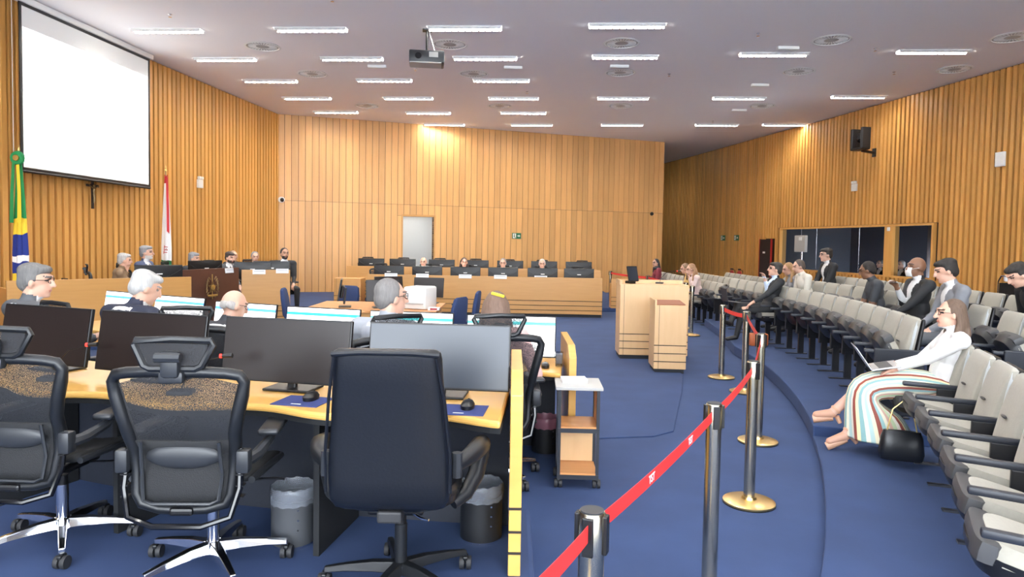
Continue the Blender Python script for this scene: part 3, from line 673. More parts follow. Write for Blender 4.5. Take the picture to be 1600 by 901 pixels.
def part_panel(t, u, ST, z0, z1, o0, o1, m='black_matte', name='partition', th=.03):
    x, y, a = row_point(ST, u); n = Vector((-math.sin(a), -math.cos(a))); r = Vector((math.cos(a), -math.sin(a))) * th / 2
    A = Vector((x, y)) + n * o0; B = Vector((x, y)) - n * o1
    return MB().prism([tuple(A - r), tuple(A + r), tuple(B + r), tuple(B - r)], z0, z1).build(name, m, t)
for u in (1.68, 3.05, 4.2): part_panel(t1, u, ST1, P1Z, D1 - .066, .20, .30)
def modesty(t, ST, u0, u1, z0, z1, off, m='navy_panel'):
    a = []; b = []
    for i in range(21):
        u = u0 + (u1 - u0) * i / 20; x, y, an = row_point(ST, u); n = Vector((-math.sin(an), -math.cos(an)))
        a.append((x - n.x * off, y - n.y * off)); b.append((x - n.x * (off + .025), y - n.y * (off + .025)))
    MB().prism(a + b[::-1], z0, z1).build('modesty_panel', m, t)
modesty(t1, ST1, .56, 5.0, P1Z, D1 - .066, .31)
def mon_at(ST, u, z, mon, push=0):
    x, y, a = row_point(ST, u); n = Vector((-math.sin(a), -math.cos(a)))
    mon.location = (x - n.x * push, y - n.y * push, z); mon.rotation_euler = (0, 0, -a)
for u, m_, lab in ((1, 'monitor_off_cool', 'switched-off wide monitor with painted cool grey reflection before the black leather chair'), (2, 'monitor_off', 'switched-off wide monitor between leather chair and mesh chair'), (3, 'monitor_off', 'switched-off wide monitor directly before the complete mesh chair'), (4, 'monitor_off', 'switched-off wide monitor before the mesh chair by the drawer end panel')):
    mon_at(ST1, u, D1, make_monitor(m_, lab), .0)
o = MB().box((.32, -.015, .075), (.05, .004, .02)).build('badge', 'grey_plastic'); o.parent = [q for q in bpy.data.objects if q.name == 'monitor'][0]
microphone('gooseneck microphone with red ring on first desk before the complete mesh chair', (-1.66, 3.44, D1), PI / 2 + .1, .22)
microphone('gooseneck microphone with red ring on first desk by the drawer end panel', (-2.50, 3.72, D1), PI / 2 + .1, .22)
def mouse(x, y, z, rz, label, pad=True):
    if pad:
        p = MB().box((0, 0, .002), (.24, .20, .004), .001).build('mouse_pad', 'blue_pad'); p.location = (x - .03, y - .03, z); p.rotation_euler = (0, 0, rz); tag(p, 'dark blue mouse pad ' + label, 'mouse pad')
        MB().box((.0, -.07, .0045), (.05, .008, .001)).build('print', 'white', p)
    t = thing('computer_mouse', 'black computer mouse ' + label, 'mouse', (x, y, z + .004), rz)
    mb = MB(); ring_loft(mb, [((0, 0, 0), .031, .055), ((0, 0, .018), .033, .057), ((0, .004, .032), .024, .042), ((0, .006, .038), .01, .02)], 18, 2.3); mb.build('shell', 'black', t, smooth=True)
    MB().lathe([(.006, -.004), (.006, .004)], 10, Matrix.Translation((0, .03, .034)) @ rot(0, PI / 2)).build('wheel', 'grey_plastic', t)
mouse(-.20, 3.24, D1, -.1, 'beside the cool grey switched-off monitor'); mouse(-.98, 3.36, D1, -.2, 'left of the black leather chair')
# drawer unit at the left end of the first desk
t = thing('drawer_unit', 'light wood drawer end with dark grooves under first desk', 'drawer unit', (-3.22, 3.95, P1Z), -.36)
MB().box((0, .18, .345), (.34, .44, .67), .004).build('carcass', 'desk_wood', t)
for k, z in enumerate((.12, .36, .59)): MB().box((0, -.045, z), (.33, .012, .215), .003).build('drawer_front', 'desk_wood', t)
t2, bk2 = desk_row(ST2, .52, 7.0, .76, 'curved_desk', 'long curved light wood desk with lit screens and seated people', .44)
grooved_panel(t2, 'end_panel', .444, .50, [(5.17, 0), (5.17, .86), (5.32, .94), (6.1, .94), (6.1, 0)], (.32, .21, .11), 'desk_wood', 5.17)
for u in (1.5, 2.5, 3.5, 4.5, 5.5): part_panel(t2, u, ST2, 0, .69, .20, .30)
modesty(t2, ST2, .58, 7.0, 0, .69, .31)
for u, m_, lab in ((1, 'page_teal', 'lit monitor with teal page before the woman with hair clip'), (2, 'page_teal', 'lit monitor with teal page before the man in light grey suit'), (3, 'page_teal', 'lit monitor with teal page between two grey haired men'), (4, 'page_blue', 'lit monitor with blue page before the balding man in glasses'), (5, 'page_blue', 'lit monitor with blue page before the white haired man'), (6, 'page_blue', 'lit monitor with blue page at the end by the flag')):
    mon_at(ST2, u, .76, make_monitor(m_, lab), .0)
mouse(.27, 5.3, .76, 0, 'on second desk beside the end panel', pad=False)
t = thing('water_glass', 'clear drinking glass beside the second desk end panel', 'glass', (.38, 5.35, .76)); MB().lathe([(.028, 0), (.033, .12), (.031, .12), (.026, .006)], 16, cap=False).build('tumbler', 'window_glass', t, smooth=True)
o = MB().box((0, 0, .04), (.06, .05, .08), .004).build('paper_cup_box', 'paper'); o.location = (.39, 5.5, .76); tag(o, 'small white paper box on second desk beside the glass', 'box')
microphone('gooseneck microphone on second desk between the two teal screens', (-2.15, 6.0, .76), 2.6, .3)
ch0 = make_mesh_chair('black mesh office chair with headrest at first desk, chrome base fully seen')
ch0.location = (-1.385, 3.18, P1Z); ch0.rotation_euler = (0, 0, .04)
dup(ch0, (-2.25, 3.42, P1Z), -.05, 'black mesh office chair at first desk beside the drawer end')
for x, y, rz, lab in ((-.13, 4.98, .12, 'black mesh chair holding the woman with hair clip'), (-.98, 4.78, .6, 'black mesh chair holding the man in light grey suit'), (-2.27, 5.16, .08, 'black mesh chair holding the balding man in glasses'), (-3.06, 5.30, -.5, 'black mesh chair holding the white haired man in navy'), (-3.82, 5.28, -.6, 'black mesh chair holding the grey haired man by the flag'), (-4.35, 5.9, -.6, 'empty black mesh chair behind the white haired man')):
    dup(ch0, (x, y, 0), rz, lab, scale=1.09)
lc = make_leather_chair('black leather high-back office chair with loop arms at first desk'); lc.location = (-.475, 3.01, P1Z); lc.rotation_euler = (0, 0, .0)
def bin_(label, loc, m, liner, tall=.30, r=.11):
    t = thing('waste_bin', label, 'bin', loc)
    MB().lathe([(r * .92, .012), (r, .015), (r, tall * .80), (r * .98, tall * .80), (r * .9, .02)], 28, cap=False).lathe([(r * .92, .012), (r * .92, .016)], 28).build('body', m, t, smooth=True)
    MB().lathe([(r * .94, 0), (r * .94, .015), (r * .9, .015)], 28).build('base_ring', 'chrome', t, smooth=True)
    for z in (.1, .15, .2): MB().box((r * .5, -r * .87, z), (.008, .008, .008)).build('rivet', 'chrome', t)
    rows = []
    for f, rr in ((.72, 1.03), (.80, 1.04), (.88, 1.05), (.96, 1.04), (1.0, .99), (.9, .93), (.5, .9)):
        rows.append([(r * rr * (1 + .02 * math.sin(k * 2.7 + f * 9)) * math.cos(2 * PI * k / 40), r * rr * (1 + .02 * math.sin(k * 2.7 + f * 9)) * math.sin(2 * PI * k / 40), tall * f + .004 * math.sin(k * 1.9)) for k in range(40)])
    MB().grid(rows, closed=True).build('liner', liner, t, smooth=True)
bin_('grey round waste bin with clear liner beside black partition', (-1.10, 3.47, P1Z), 'bin_grey', 'bin_liner')
bin_('black round waste bin with clear liner beside the end panel', (-.14, 3.56, P1Z), 'bin_dark', 'bin_liner')
bin_('black waste bin with pink liner beside the trolley', (.30, 5.62, 0), 'bin_dark', 'bin_liner_pink')
# trolley
t = thing('trolley', 'small open wooden trolley on casters with dark metal frame', 'trolley', (.49, 4.92, 0), -.03)
for x in (-.135, .135):
    for y in (-.14, .14): MB().box((x, y, .39), (.022, .022, .64)).build('post', 'arm_dark', t); caster(t, x, y * .85)
for z, m_ in ((.10, 'trolley_wood'), (.43, 'trolley_wood')): MB().box((0, 0, z), (.27, .30, .025)).build('shelf', m_, t)
MB().box((0, 0, .715), (.33, .36, .022), .004).build('top', 'grey_box', t); MB().box((0, .135, .265), (.25, .012, .30)).build('back_board', 'podium_wood', t)
for z in (.085, .415): MB().box((0, -.15, z), (.29, .012, .03)).build('front_rail', 'arm_dark', t)
for x in (-.135, .135): MB().box((x, 0, .57), (.012, .27, .28)).build('side_board', 'trolley_wood', t) if x > 0 else None
o = MB().box((0, 0, .015), (.18, .12, .03), .003).build('papers', 'paper'); o.location = (.46, 4.94, .727); o.rotation_euler = (0, 0, .08); tag(o, 'small stack of white papers on the trolley top', 'papers')

# ------------------------------------------------------------------ stanchions and belts
SP = [(-.12, .95), (.24, 1.93), (.99, 3.3), (1.62, 4.56), (2.20, 6.02), (2.78, 8.1), (2.77, 8.97), (3.47, 13.2), (3.62, 14.3), (3.44, 17.4), (2.85, 19.9)]
def make_post():
    t = thing('barrier_post', 'polished metal barrier post with round brass base', 'barrier post', group='belt barrier posts')
    MB().lathe([(.165, 0), (.17, .008), (.17, .018), (.15, .026), (.05, .034), (.045, .05)], 36).build('base', 'brass_base', t, smooth=True)
    MB().lathe([(.171, .0), (.172, .006)], 36).build('base_rim', 'black', t)
    MB().lathe([(.037, .04), (.037, .84)], 28).build('shaft', 'steel', t, smooth=True)
    MB().lathe([(.040, .84), (.040, .955), (.036, .962)], 28).build('belt_head', 'steel', t, smooth=True)
    MB().lathe([(.034, .962), (.034, .966)], 24).build('cap', 'grey_plastic', t)
    for k in range(4):
        a = PI / 4 + k * PI / 2; MB().box((.042 * math.cos(a), .042 * math.sin(a), .90), (.012, .032, .11), .003, rz=a).build('belt_clip', 'black', t)
    return t
post0 = make_post()
PL = ['', 'metal barrier post with grey cap beside the end panel of first desk', 'metal barrier post at the far end of the belt lettered TST', 'metal barrier post with wide brass base beyond the TST belt', 'metal barrier post standing just behind another, before the striped-skirt woman', 'metal barrier post where the belt turns, near the crossed-leg man', 'metal barrier post ending the belt beside the low reading stand',
      'metal barrier post close behind the right side of tall podium', 'metal barrier post holding the belt that runs behind the podium', 'metal barrier post midway along the belt behind the podium', 'metal barrier post beside the end of the far bench']
for i, (x, y) in enumerate(SP):
    z = .0
    if i == 0: post0.location = (x, y, .17); post0['label'] = 'metal barrier post standing on the desk platform'
    else: dup(post0, (x, y, z), i * .4, PL[i])
def belt(i, j, label, letters=(), z0=0, z1=0, sag=.015):
    a = Vector((*SP[i], .905 + z0)); b = Vector((*SP[j], .905 + z1)); d = (b - a); L = d.length; d.normalize(); a += d * .045; b -= d * .045
    rows = [[], []]
    for k in range(13):
        f = k / 12; p = a + (b - a) * f; dz = -sag * 4 * f * (1 - f)
        rows[0].append((p.x, p.y, p.z + .025 + dz)); rows[1].append((p.x, p.y, p.z - .025 + dz))
    o = MB().grid(rows).build('barrier_belt', 'belt_red', None, solid=.002); tag(o, label, 'barrier belt')
    me = None
    rz = math.atan2(d.y, d.x); nrm = Vector((d.y, -d.x, 0)); s = -1 if nrm.dot(Vector((0, 0, 0)) - a) < 0 else 1
    for f in letters:
        me = text_mesh('TST', .042, bold=.0005); q = link('lettering', me, 'paper', o); p = a + (b - a) * f + nrm * .003 * s; p.z += -sag * 4 * f * (1 - f)
        tilt = math.atan2(d.z, math.hypot(d.x, d.y)); q.location = p; q.rotation_euler = (PI / 2, 0, rz if s > 0 else rz + PI)
    return o
belt(0, 1, 'red barrier belt stretching to the post by the desk step', z0=.17); belt(1, 2, 'red barrier belt lettered TST between the two large posts', (.35, .72)); belt(2, 3, 'red barrier belt rising to the post with visible brass base')
belt(3, 4, 'short red barrier belt seen edge on behind a post'); belt(4, 5, 'red barrier belt sloping between posts before the seats'); belt(5, 6, 'short red barrier belt at the far pair of posts'); belt(8, 9, 'red barrier belt behind the podium'); belt(9, 10, 'red barrier belt beyond podium beside far bench')

# ------------------------------------------------------------------ podium
def wood_box(t, name, x0, x1, y0, y1, h, m, back_h=None):
    MB().prism([(y0, .06), (y0, h), (y1, back_h or h), (y1, .06)], x0, x1, Matrix(((0, 0, 1, 0), (1, 0, 0, 0), (0, 1, 0, 0), (0, 0, 0, 1)))).build(name, m, t, bevel=.004)
    MB().box(((x0 + x1) / 2, (y0 + y1) / 2, .03), (x1 - x0 - .04, y1 - y0 - .04, .06)).build('plinth', 'plinth', t)
    for z in (.16, .27, .38): MB().box(((x0 + x1) / 2, y0 - .001, z), (x1 - x0 + .004, .008, .010)).build('groove', 'groove', t)
    MB().box((x0 + .06, y0 - .001, (h + .06) / 2), (.004, .006, h - .06)).build('seam', 'groove', t)
t = thing('podium', 'tall pale wood speaker podium with dark grooves near base', 'podium', (1.64, 10.36, 0), -.03)
wood_box(t, 'body', 0, 1.03, 0, .5, 1.13, 'podium_wood')
MB().box((.005, .25, 1.155), (.03, .5, .07)).box((.515, .49, 1.15), (1.03, .03, .06)).build('lip', 'podium_wood', t)
t = thing('podium_screen', 'small tilted black touch screen standing on tall podium', 'monitor', (1.86, 10.6, 1.13), .5)
MB().box((0, 0, .15), (.19, .025, .24), .008, rx=-.25).build('bezel', 'black', t); MB().box((0, -.014, .15), (.165, .004, .21), rx=-.25).build('display', 'monitor_off_cool', t); MB().box((0, .05, .02), (.12, .12, .04), .01).build('foot', 'black', t)
microphone('thin gooseneck microphone on the tall podium', (2.3, 10.7, 1.13), 1.2, .28)
t = thing('podium', 'low pale wood reading stand in front of tall podium', 'podium', (1.93, 9.22, 0), -.06)
wood_box(t, 'body', 0, .43, 0, .5, .92, 'podium_wood', .95)
MB().box((.012, .25, .955), (.024, .5, .07)).build('lip', 'podium_wood', t); MB().box((.22, .25, .942), (.38, .44, .008), rx=.06).build('top', 'brown_leather', t)

# ------------------------------------------------------------------ benches
def bench(label, a, b, z0, h, m, depth=.6, drop=.18, name='bench', top=True):
    a, b = Vector(a), Vector(b); d = b - a; L = d.length; t = thing(name, label, 'bench', (a.x, a.y, z0), math.atan2(d.y, d.x))
    MB().box((L / 2, .03, (h + .07) / 2), (L, .05, h - .07), .004).build('front_panel', m, t)
    MB().box((L / 2, .05, .035), (L - .03, .05, .07)).build('plinth', 'plinth', t)
    for z in (.16, .27, .38): MB().box((L / 2, .003, z), (L + .003, .008, .012)).build('groove', 'groove', t)
    if top: MB().box((L / 2, .05 + depth / 2, h - drop), (L - .02, depth, .035), .006).build('worktop', m, t)
    for x in (.02, L - .02): MB().box((x, .05 + depth / 2, (h - .12) / 2), (.035, depth, h - .12), .004).build('side_panel', m, t)
    return t
bench('light wood president bench section beside the national flag', (-7.1, 9.65), (-5.33, 11.43), 0, 1.07, 'bench_wood', .55, .19)
bench('dark brown central bench panel carrying bronze coat of arms', (-5.80, 11.98), (-5.38, 13.55), 0, 1.15, 'brown_panel', .55, .24)
bench('light wood president bench section right of the brown panel', (-5.36, 13.62), (-4.50, 13.94), 0, 1.10, 'bench_wood', .6, .24)
bench('long light wood front bench with row of black monitors', (-3.42, 16.25), (2.13, 16.12), 0, .93, 'bench_wood', .65)
bench('long light wood rear bench below the plank wall', (-4.5, 18.7), (2.40, 18.6), .10, .93, 'bench_wood', .65)
o = bench('low light wood side bench beside the front bench end', (2.55, 17.6), (3.0, 17.6), 0, .85, 'bench_wood', .3)
t = thing('side_cabinet', 'small light wood cabinet left of the front bench', 'cabinet', (-3.95, 16.6, 0)); wood_box(t, 'body', -.35, .3, 0, .5, .8, 'bench_wood')
# coat of arms on the brown panel
t = thing('coat_of_arms', 'bronze coat of arms with star and wreath on brown panel', 'emblem', (-5.555, 12.72, .79), math.atan2(1.57, .42))
k_ = [(0.12 * math.cos(PI / 2 + i * PI / 5) * (1 if i % 2 == 0 else .45), .12 * math.sin(PI / 2 + i * PI / 5) * (1 if i % 2 == 0 else .45)) for i in range(10)]
MB().prism(k_, 0, .02, Matrix.Translation((0, -.005, .02)) @ rot(PI / 2)).build('star', 'bronze', t)
MB().lathe([(.05, 0), (.05, .028), (.03, .034)], 18, Matrix.Translation((0, -.005, .02)) @ rot(PI / 2)).build('disc', 'gold', t, smooth=True)
for s in (-1, 1):
    for i in range(9):
        a = -1.2 + i * .28; MB().ell((s * .155 * math.cos(a), -.015, .02 + .19 * math.sin(a)), (.016, .012, .04), rot(0, s * (a - .2), 0), 8, 6).build('leaf', 'bronze', t, smooth=True)
MB().box((0, -.018, -.13), (.26, .02, .035), .005).build('ribbon', 'gold', t); MB().tube([(0, -.01, .26), (0, -.01, -.2)], .010, 6).build('sword', 'gold', t)
# monitors, name plates, chairs on the benches
bm0 = make_back_monitor('black desk monitor seen from behind on the front bench', 'front bench monitors')
for i, x in enumerate((607, 667, 727, 786, 848, 905)):
    X = (x - 800) / 1075 * 16.45
    if i == 0: bm0.location = (X, 16.5, .77)
    else: dup(bm0, (X, 16.5, .77))
for x in (580, 629, 690, 743, 797, 850, 904): dup(bm0, ((x - 800) / 1075 * 19, 18.98, .87), 0, 'black desk monitor seen from behind on the rear bench', 'rear bench monitors')
for (x, y, z, rz), lab in (((-5.78, 11.25, .90, .70), 'black monitor seen from behind beside bearded man in blue'), ((-5.80, 13.0, .93, 1.05), 'black monitor seen from behind above the coat of arms'), ((-5.30, 14.05, .88, .25), 'black monitor seen from behind right of the brown panel'), ((-4.98, 14.25, .90, .2), 'black monitor seen from behind at the robed man end')):
    q = dup(bm0, (x, y, z), rz, lab, 'president bench monitors')
def plate(x, y, z, rz, label, w=.24, group=None):
    t = thing('name_plate', label, 'name plate', (x, y, z), rz, group)
    MB().box((0, -.012, 0), (w, .006, .09), rx=-.15).build('card', 'paper', t)
    for k, (zz, f) in enumerate(((.015, .8), (-.012, .6))): MB().box((0, -.0165 - zz * .15, zz), (w * f, .001, .008), rx=-.15).build('print', 'ink', t)
for x in (611, 660, 727, 782, 845): plate((x - 800) / 1075 * 16.2, 16.19, .92, 0, 'white name card hanging on the front bench edge', .30, 'front bench name cards')
plate(-5.74, 11.0, 1.04, .79, 'white name card on bench section beside bearded man'); plate(-5.46, 13.25, 1.10, 1.3, 'white name card above brown panel beside the emblem'); plate(-5.05, 13.72, 1.06, .36, 'white name card on bench section next to brown panel'); plate(-4.64, 13.88, 1.08, .36, 'white name card at the robed man end of bench')
def small_chair(label, loc, rz, group=None):
    return dup(ch0, loc, rz, label, group)
for x in (570, 627, 685, 742, 795, 848): small_chair('black mesh chair with headrest behind the rear bench', ((x - 800) / 1075 * 19.75, 19.75, .10), PI, 'empty chairs behind the rear bench')
small_chair('black mesh chair behind rear bench end with wide dark headrest', (2.05, 19.75, .10), PI)
for x, lab in ((590, 'empty black mesh chair at the left end of front bench'), (905, 'empty black mesh chair at the podium end of front bench')): small_chair(lab, ((x - 800) / 1075 * 17.3, 17.3, 0), PI)
for x, y, rz, lab in ((-6.82, 11.80, -1.0, 'black chair holding the white haired woman in brown'), (-6.75, 12.6, -1.5, 'black chair holding the bearded man in blue'), (-6.4, 13.5, -1.5, 'black chair holding the grey haired man beside bearded man'), (-6.14, 14.66, -1.9, 'black chair holding the dark haired man with name card'), (-5.8, 15.42, -2.6, 'black chair holding the grey haired man near robed man'), (-5.02, 15.05, -2.5, 'black chair holding the robed bearded man')):
    small_chair(lab, (x, y, .10), rz)
t = thing('handbag', 'brown leather handbag on chair beside white haired woman', 'bag', (-7.26, 11.15, .60), -.6)
mb = MB(); ring_loft(mb, [((0, 0, 0), .20, .09), ((0, 0, .12), .21, .10), ((0, 0, .26), .17, .06), ((0, 0, .30), .15, .03)], 20); mb.build('body', 'brown_leather', t, smooth=True)
MB().tube([(-.1, 0, .28), (-.09, 0, .42), (.09, 0, .42), (.1, 0, .28)], .012, 8).build('handle', 'black', t)
small_chair('empty black chair beside the flag holding a brown handbag', (-7.30, 11.12, .10), -.9)

# ------------------------------------------------------------------ clerks' table with blue chairs
t = thing('clerk_table', 'light wood clerks table with equipment among blue chairs', 'table', (-2.0, 10.2, 0))
MB().box((0, 0, .735), (1.9, 1.5, .03), .005).build('tabletop', 'trolley_wood', t)
for x in (-.92, .92): MB().box((x, 0, .36), (.04, .50, .72)).build('side_panel', 'bench_wood', t)
MB().box((0, -.7, .40), (1.5, .03, .64)).build('front_panel', 'bench_wood', t)
def blue_chair(label, loc, rz):
    t = thing('blue_chair', label, 'chair', loc, rz)
    mb = MB(); ring_loft(mb, [((0, 0, .42), .22, .22), ((0, 0, .45), .24, .24), ((0, 0, .50), .235, .235)], 20); mb.build('seat', 'blue_fabric', t, smooth=True)
    mb = MB(); ring_loft(mb, [((0, -.23, .50), .20, .03), ((0, -.25, .56), .23, .045), ((0, -.28, .80), .225, .045), ((0, -.30, .93), .20, .035), ((0, -.305, .96), .15, .02)], 20); mb.build('backrest', 'blue_fabric', t, smooth=True)
    MB().box((0, -.2, .45), (.06, .14, .05)).build('back_bracket', 'black', t)
    MB().tube([(0, 0, .08), (0, 0, .42)], .025, 10).build('column', 'black', t)
    for k in range(5): a = 2 * PI * k / 5; MB().tube([(0, 0, .09), (.28 * math.cos(a), .28 * math.sin(a), .07)], [.022, .014], 8).ell((.28 * math.cos(a), .28 * math.sin(a), .03), (.028, .028, .03), None, 8, 6).build('base_leg', 'black', t)
for x, y, rz, lab in ((-3.40, 9.40, -1.2, 'blue upholstered chair at the desk side of clerks table'), (-3.26, 10.75, -1.4, 'blue upholstered chair beside the side-on monitor'), (-2.88, 11.3, 2.6, 'blue upholstered chair behind the side-on monitor'), (-.98, 9.60, 1.2, 'low blue upholstered chair beside the printer'), (-.82, 10.78, 1.5, 'tall blue upholstered chair before the microphone'), (-2.3, 11.4, 3.0, 'blue upholstered chair behind clerks table')): blue_chair(lab, (x, y, 0), rz)
t = thing('printer', 'white and grey office printer on the clerks table', 'printer', (-1.33, 10.0, .75), -.3)
MB().box((0, 0, .16), (.36, .40, .32), .03).build('body', 'white', t, smooth=True); MB().box((-.183, 0, .15), (.006, .36, .24)).build('side_panel', 'grey_box', t); MB().box((0, -.21, .08), (.28, .06, .02)).build('tray', 'grey_box', t)
for (x, y, rz, m_, lab) in ((-2.50, 10.0, -1.35, 'monitor_off', 'black monitor seen side on at the clerks table'), (-1.86, 9.90, .35, 'monitor_off', 'tilted black monitor behind the light grey suited man'), (-1.30, 10.75, -.15, 'monitor_off', 'black monitor behind the printer'), (-1.95, 10.9, .6, 'monitor_off', 'small black monitor beyond the man in grey suit')):
    q = make_monitor(m_, lab, w=.48, h=.31, lift=.10); q.location = (x, y, .75); q.rotation_euler = (0, 0, rz)
o = MB().box((0, 0, .02), (.16, .12, .04), .004).build('tissue_box', 'paper'); o.location = (-1.1, 9.75, .75); tag(o, 'white and red packet beside the printer', 'packet'); MB().box((0, -.061, .02), (.1, .002, .025)).build('print', 'red_paint', o)
microphone('black microphone with red ring standing by tall blue chair', (-.80, 10.12, .60), 0, .05); 
t = thing('microphone_stand', 'black floor stand carrying the microphone by blue chair', 'stand', (-.80, 10.12, 0)); MB().tube([(0, 0, 0), (0, 0, .60)], .012, 8).build('pole', 'black', t); MB().lathe([(.13, 0), (.13, .015), (.02, .03)], 18).build('foot', 'black', t)

# ------------------------------------------------------------------ auditorium seats
def make_seat(folded, deg=64):
    t = thing('auditorium_seat', 'seat', 'seat')
    mb = MB(); secs = []
    for z, hw, y, hd in ((.40, .20, -.31, .03), (.42, .208, -.32, .045), (.55, .213, -.345, .052), (.70, .213, -.375, .05), (.85, .208, -.41, .042), (.92, .21, -.43, .03), (.935, .19, -.435, .012)): secs.append(((0, y, z), hw, hd))
    ring_loft(mb, secs, 24, 5); bk = mb.build('back_cushion', 'seat_fabric', t, smooth=True)
    MB().ell((0, -.312, .70), (.055, .012, .008), None, 10, 6).build('tuft', 'seat_shell', bk)
    mb = MB(); ring_loft(mb, [((0, -.40, .36), .210, .015), ((0, -.43, .60), .214, .02), ((0, -.475, .90), .208, .016), ((0, -.48, .925), .2, .008)], 20, 5); mb.build('back_shell', 'seat_shell', t, smooth=True)
    for s in (-1, 1): MB().tube([(s * .200, -.335, .46), (s * .202, -.36, .6), (s * .200, -.395, .78), (s * .192, -.42, .91)], .017, 6).build('side_piping', 'seat_trim', bk, smooth=True)
    ang = math.radians(deg) if folded else 0.0
    m4 = Matrix.Translation((0, -.30, .43)) @ Matrix.Rotation(ang, 4, 'X')
    mb = MB(); tmp = MB(); ring_loft(tmp, [((0, .165, -.02), .20, .165), ((0, .165, .0), .210, .18), ((0, .165, .05), .207, .178), ((0, .165, .075), .19, .15)], 22, 4); mb.add(tmp.v, tmp.f, m4); mb.build('seat_cushion', 'seat_fabric', t, smooth=True)
    mb = MB(); tmp = MB(); ring_loft(tmp, [((0, .15, -.075), .13, .11), ((0, .165, -.06), .195, .165), ((0, .175, -.015), .208, .19), ((0, .18, .02), .213, .193)], 22, 3.2); mb.add(tmp.v, tmp.f, m4); mb.build('seat_shell', 'seat_shell', t, smooth=True)
    mb = MB(); tmp = MB(); ring_loft(tmp, [((0, .315, -.01), .205, .045), ((0, .315, .03), .208, .052), ((0, .315, .066), .205, .048), ((0, .315, .073), .19, .036)], 20, 4); mb.add(tmp.v, tmp.f, m4); mb.build('front_lip', 'lip_grey', t, smooth=True)
    arm(t, -.240)
    return t
def arm(t, x):
    a = MB().box((x, -.17, .615), (.044, .40, .035), .010, rx=.03).build('armrest', 'arm_dark', t, smooth=True)
    MB().box((x, -.29, .45), (.036, .17, .30), .008).build('arm_panel', 'seat_shell', t)
    MB().box((x, -.28, .17), (.04, .075, .32)).build('pedestal', 'seat_shell', t); MB().box((x, -.22, .006), (.05, .30, .012)).build('foot_plate', 'arm_dark', t)
seatF = make_seat(True); seatO = make_seat(False); seatN = make_seat(True, 13)
USED = {'F': False, 'O': False, 'N': False}
def put_seat(x, y, z, rz, folded, label, group, end=False):
    k = folded; src = {'F': seatF, 'O': seatO, 'N': seatN}[k]
    if not USED[k]: r = src; r.location = (x, y, z); r.rotation_euler = (0, 0, rz); r['label'] = label; r['group'] = group; USED[k] = True
    else:
        r = dup(src, (x, y, z), rz, label, group)
    return r
def seat_pos(row, s):
    # s: arc position index; 0 = end seat of the long block by the aisle; straight beyond the arc
    R = 17.98 + 1.05 * row + (.10 if s <= -.6 else 0); th = math.radians(-15.6 + 1.53 * s)
    if th <= 0: return SC[0] + R * math.cos(th), SC[1] + R * math.sin(th), th
    return SC[0] + R, SC[1] + math.radians(-15.6 + 1.53 * s) * 17.98, 0.0
SEATS = {}
def seat_at(row, s, occ=None, z=None):
    x, y, th = seat_pos(row, s); rz = face_dir(-math.cos(th), -math.sin(th))
    if z is None: z = (.15 + .04 * row) if -.6 < s < 17 else (.06 if s <= -.6 else .0)
    rown = ('front', 'second', 'rear')[row]
    if occ: lab, grp = 'grey auditorium seat folded down under ' + occ, None
    elif s <= -.6: lab, grp = f'grey half-lowered seat in {rown} row of the block with the striped-skirt woman', f'{rown} row seats beyond the aisle'
    elif s < 17: lab, grp = f'empty grey tip-up seat in the {rown} row of the long central block', f'{rown} row seats of the central block'
    else: lab, grp = f'empty grey tip-up seat in the {rown} row beyond the step, toward the plank wall', f'{rown} row seats of the far block'
    r = put_seat(x, y, z, rz, 'O' if occ else 'N' if s <= -.6 else 'F', lab, grp)
    if not grp and 'group' in r: del r['group']
    SEATS[(row, s)] = (x, y, z, rz); return r
occ = {(0, 10): 'the man with crossed legs', (1, 7): 'the man in dark polo', (1, 4.6): 'the masked man', (1, 2.5): 'the grey suited young man', (1, 13): 'the curly blonde woman', (1, 12): 'the man in cream jacket', (2, 15): 'the man with sunglasses', (2, 3): 'the person leaning forward',
       (0, 19): 'the woman in pale pink jacket', (0, 20): 'the woman in yellow', (0, 28): 'the woman in dark headscarf'}
for row in range(3):
    ss = list(range(0, 16)) + list(range(17, 31))
    if row == 1: ss = [s for s in ss if s not in (2, 3, 4, 5)] + [2.5, 3.55, 4.6, 5.7]
    for s in ss: seat_at(row, s, occ.get((row, s)))
    for k in range(7 if row == 0 else 5): seat_at(row, -2.35 - (1.08 * k if row == 0 else k), 'the striped-skirt woman' if (row == 0 and k == 0) else None)
for row in (0, 1, 2):
    x, y, z, rz = SEATS[(row, 0)]
    o = MB().box((-.275, -.26, .34), (.03, .42, .62), .012).build('seat_end_panel', 'arm_dark'); o.location = (x, y, z); o.rotation_euler = (0, 0, rz)
    tag(o, ('front', 'second', 'rear')[row] + ' row dark end panel of the central seat block by aisle', 'end panel')

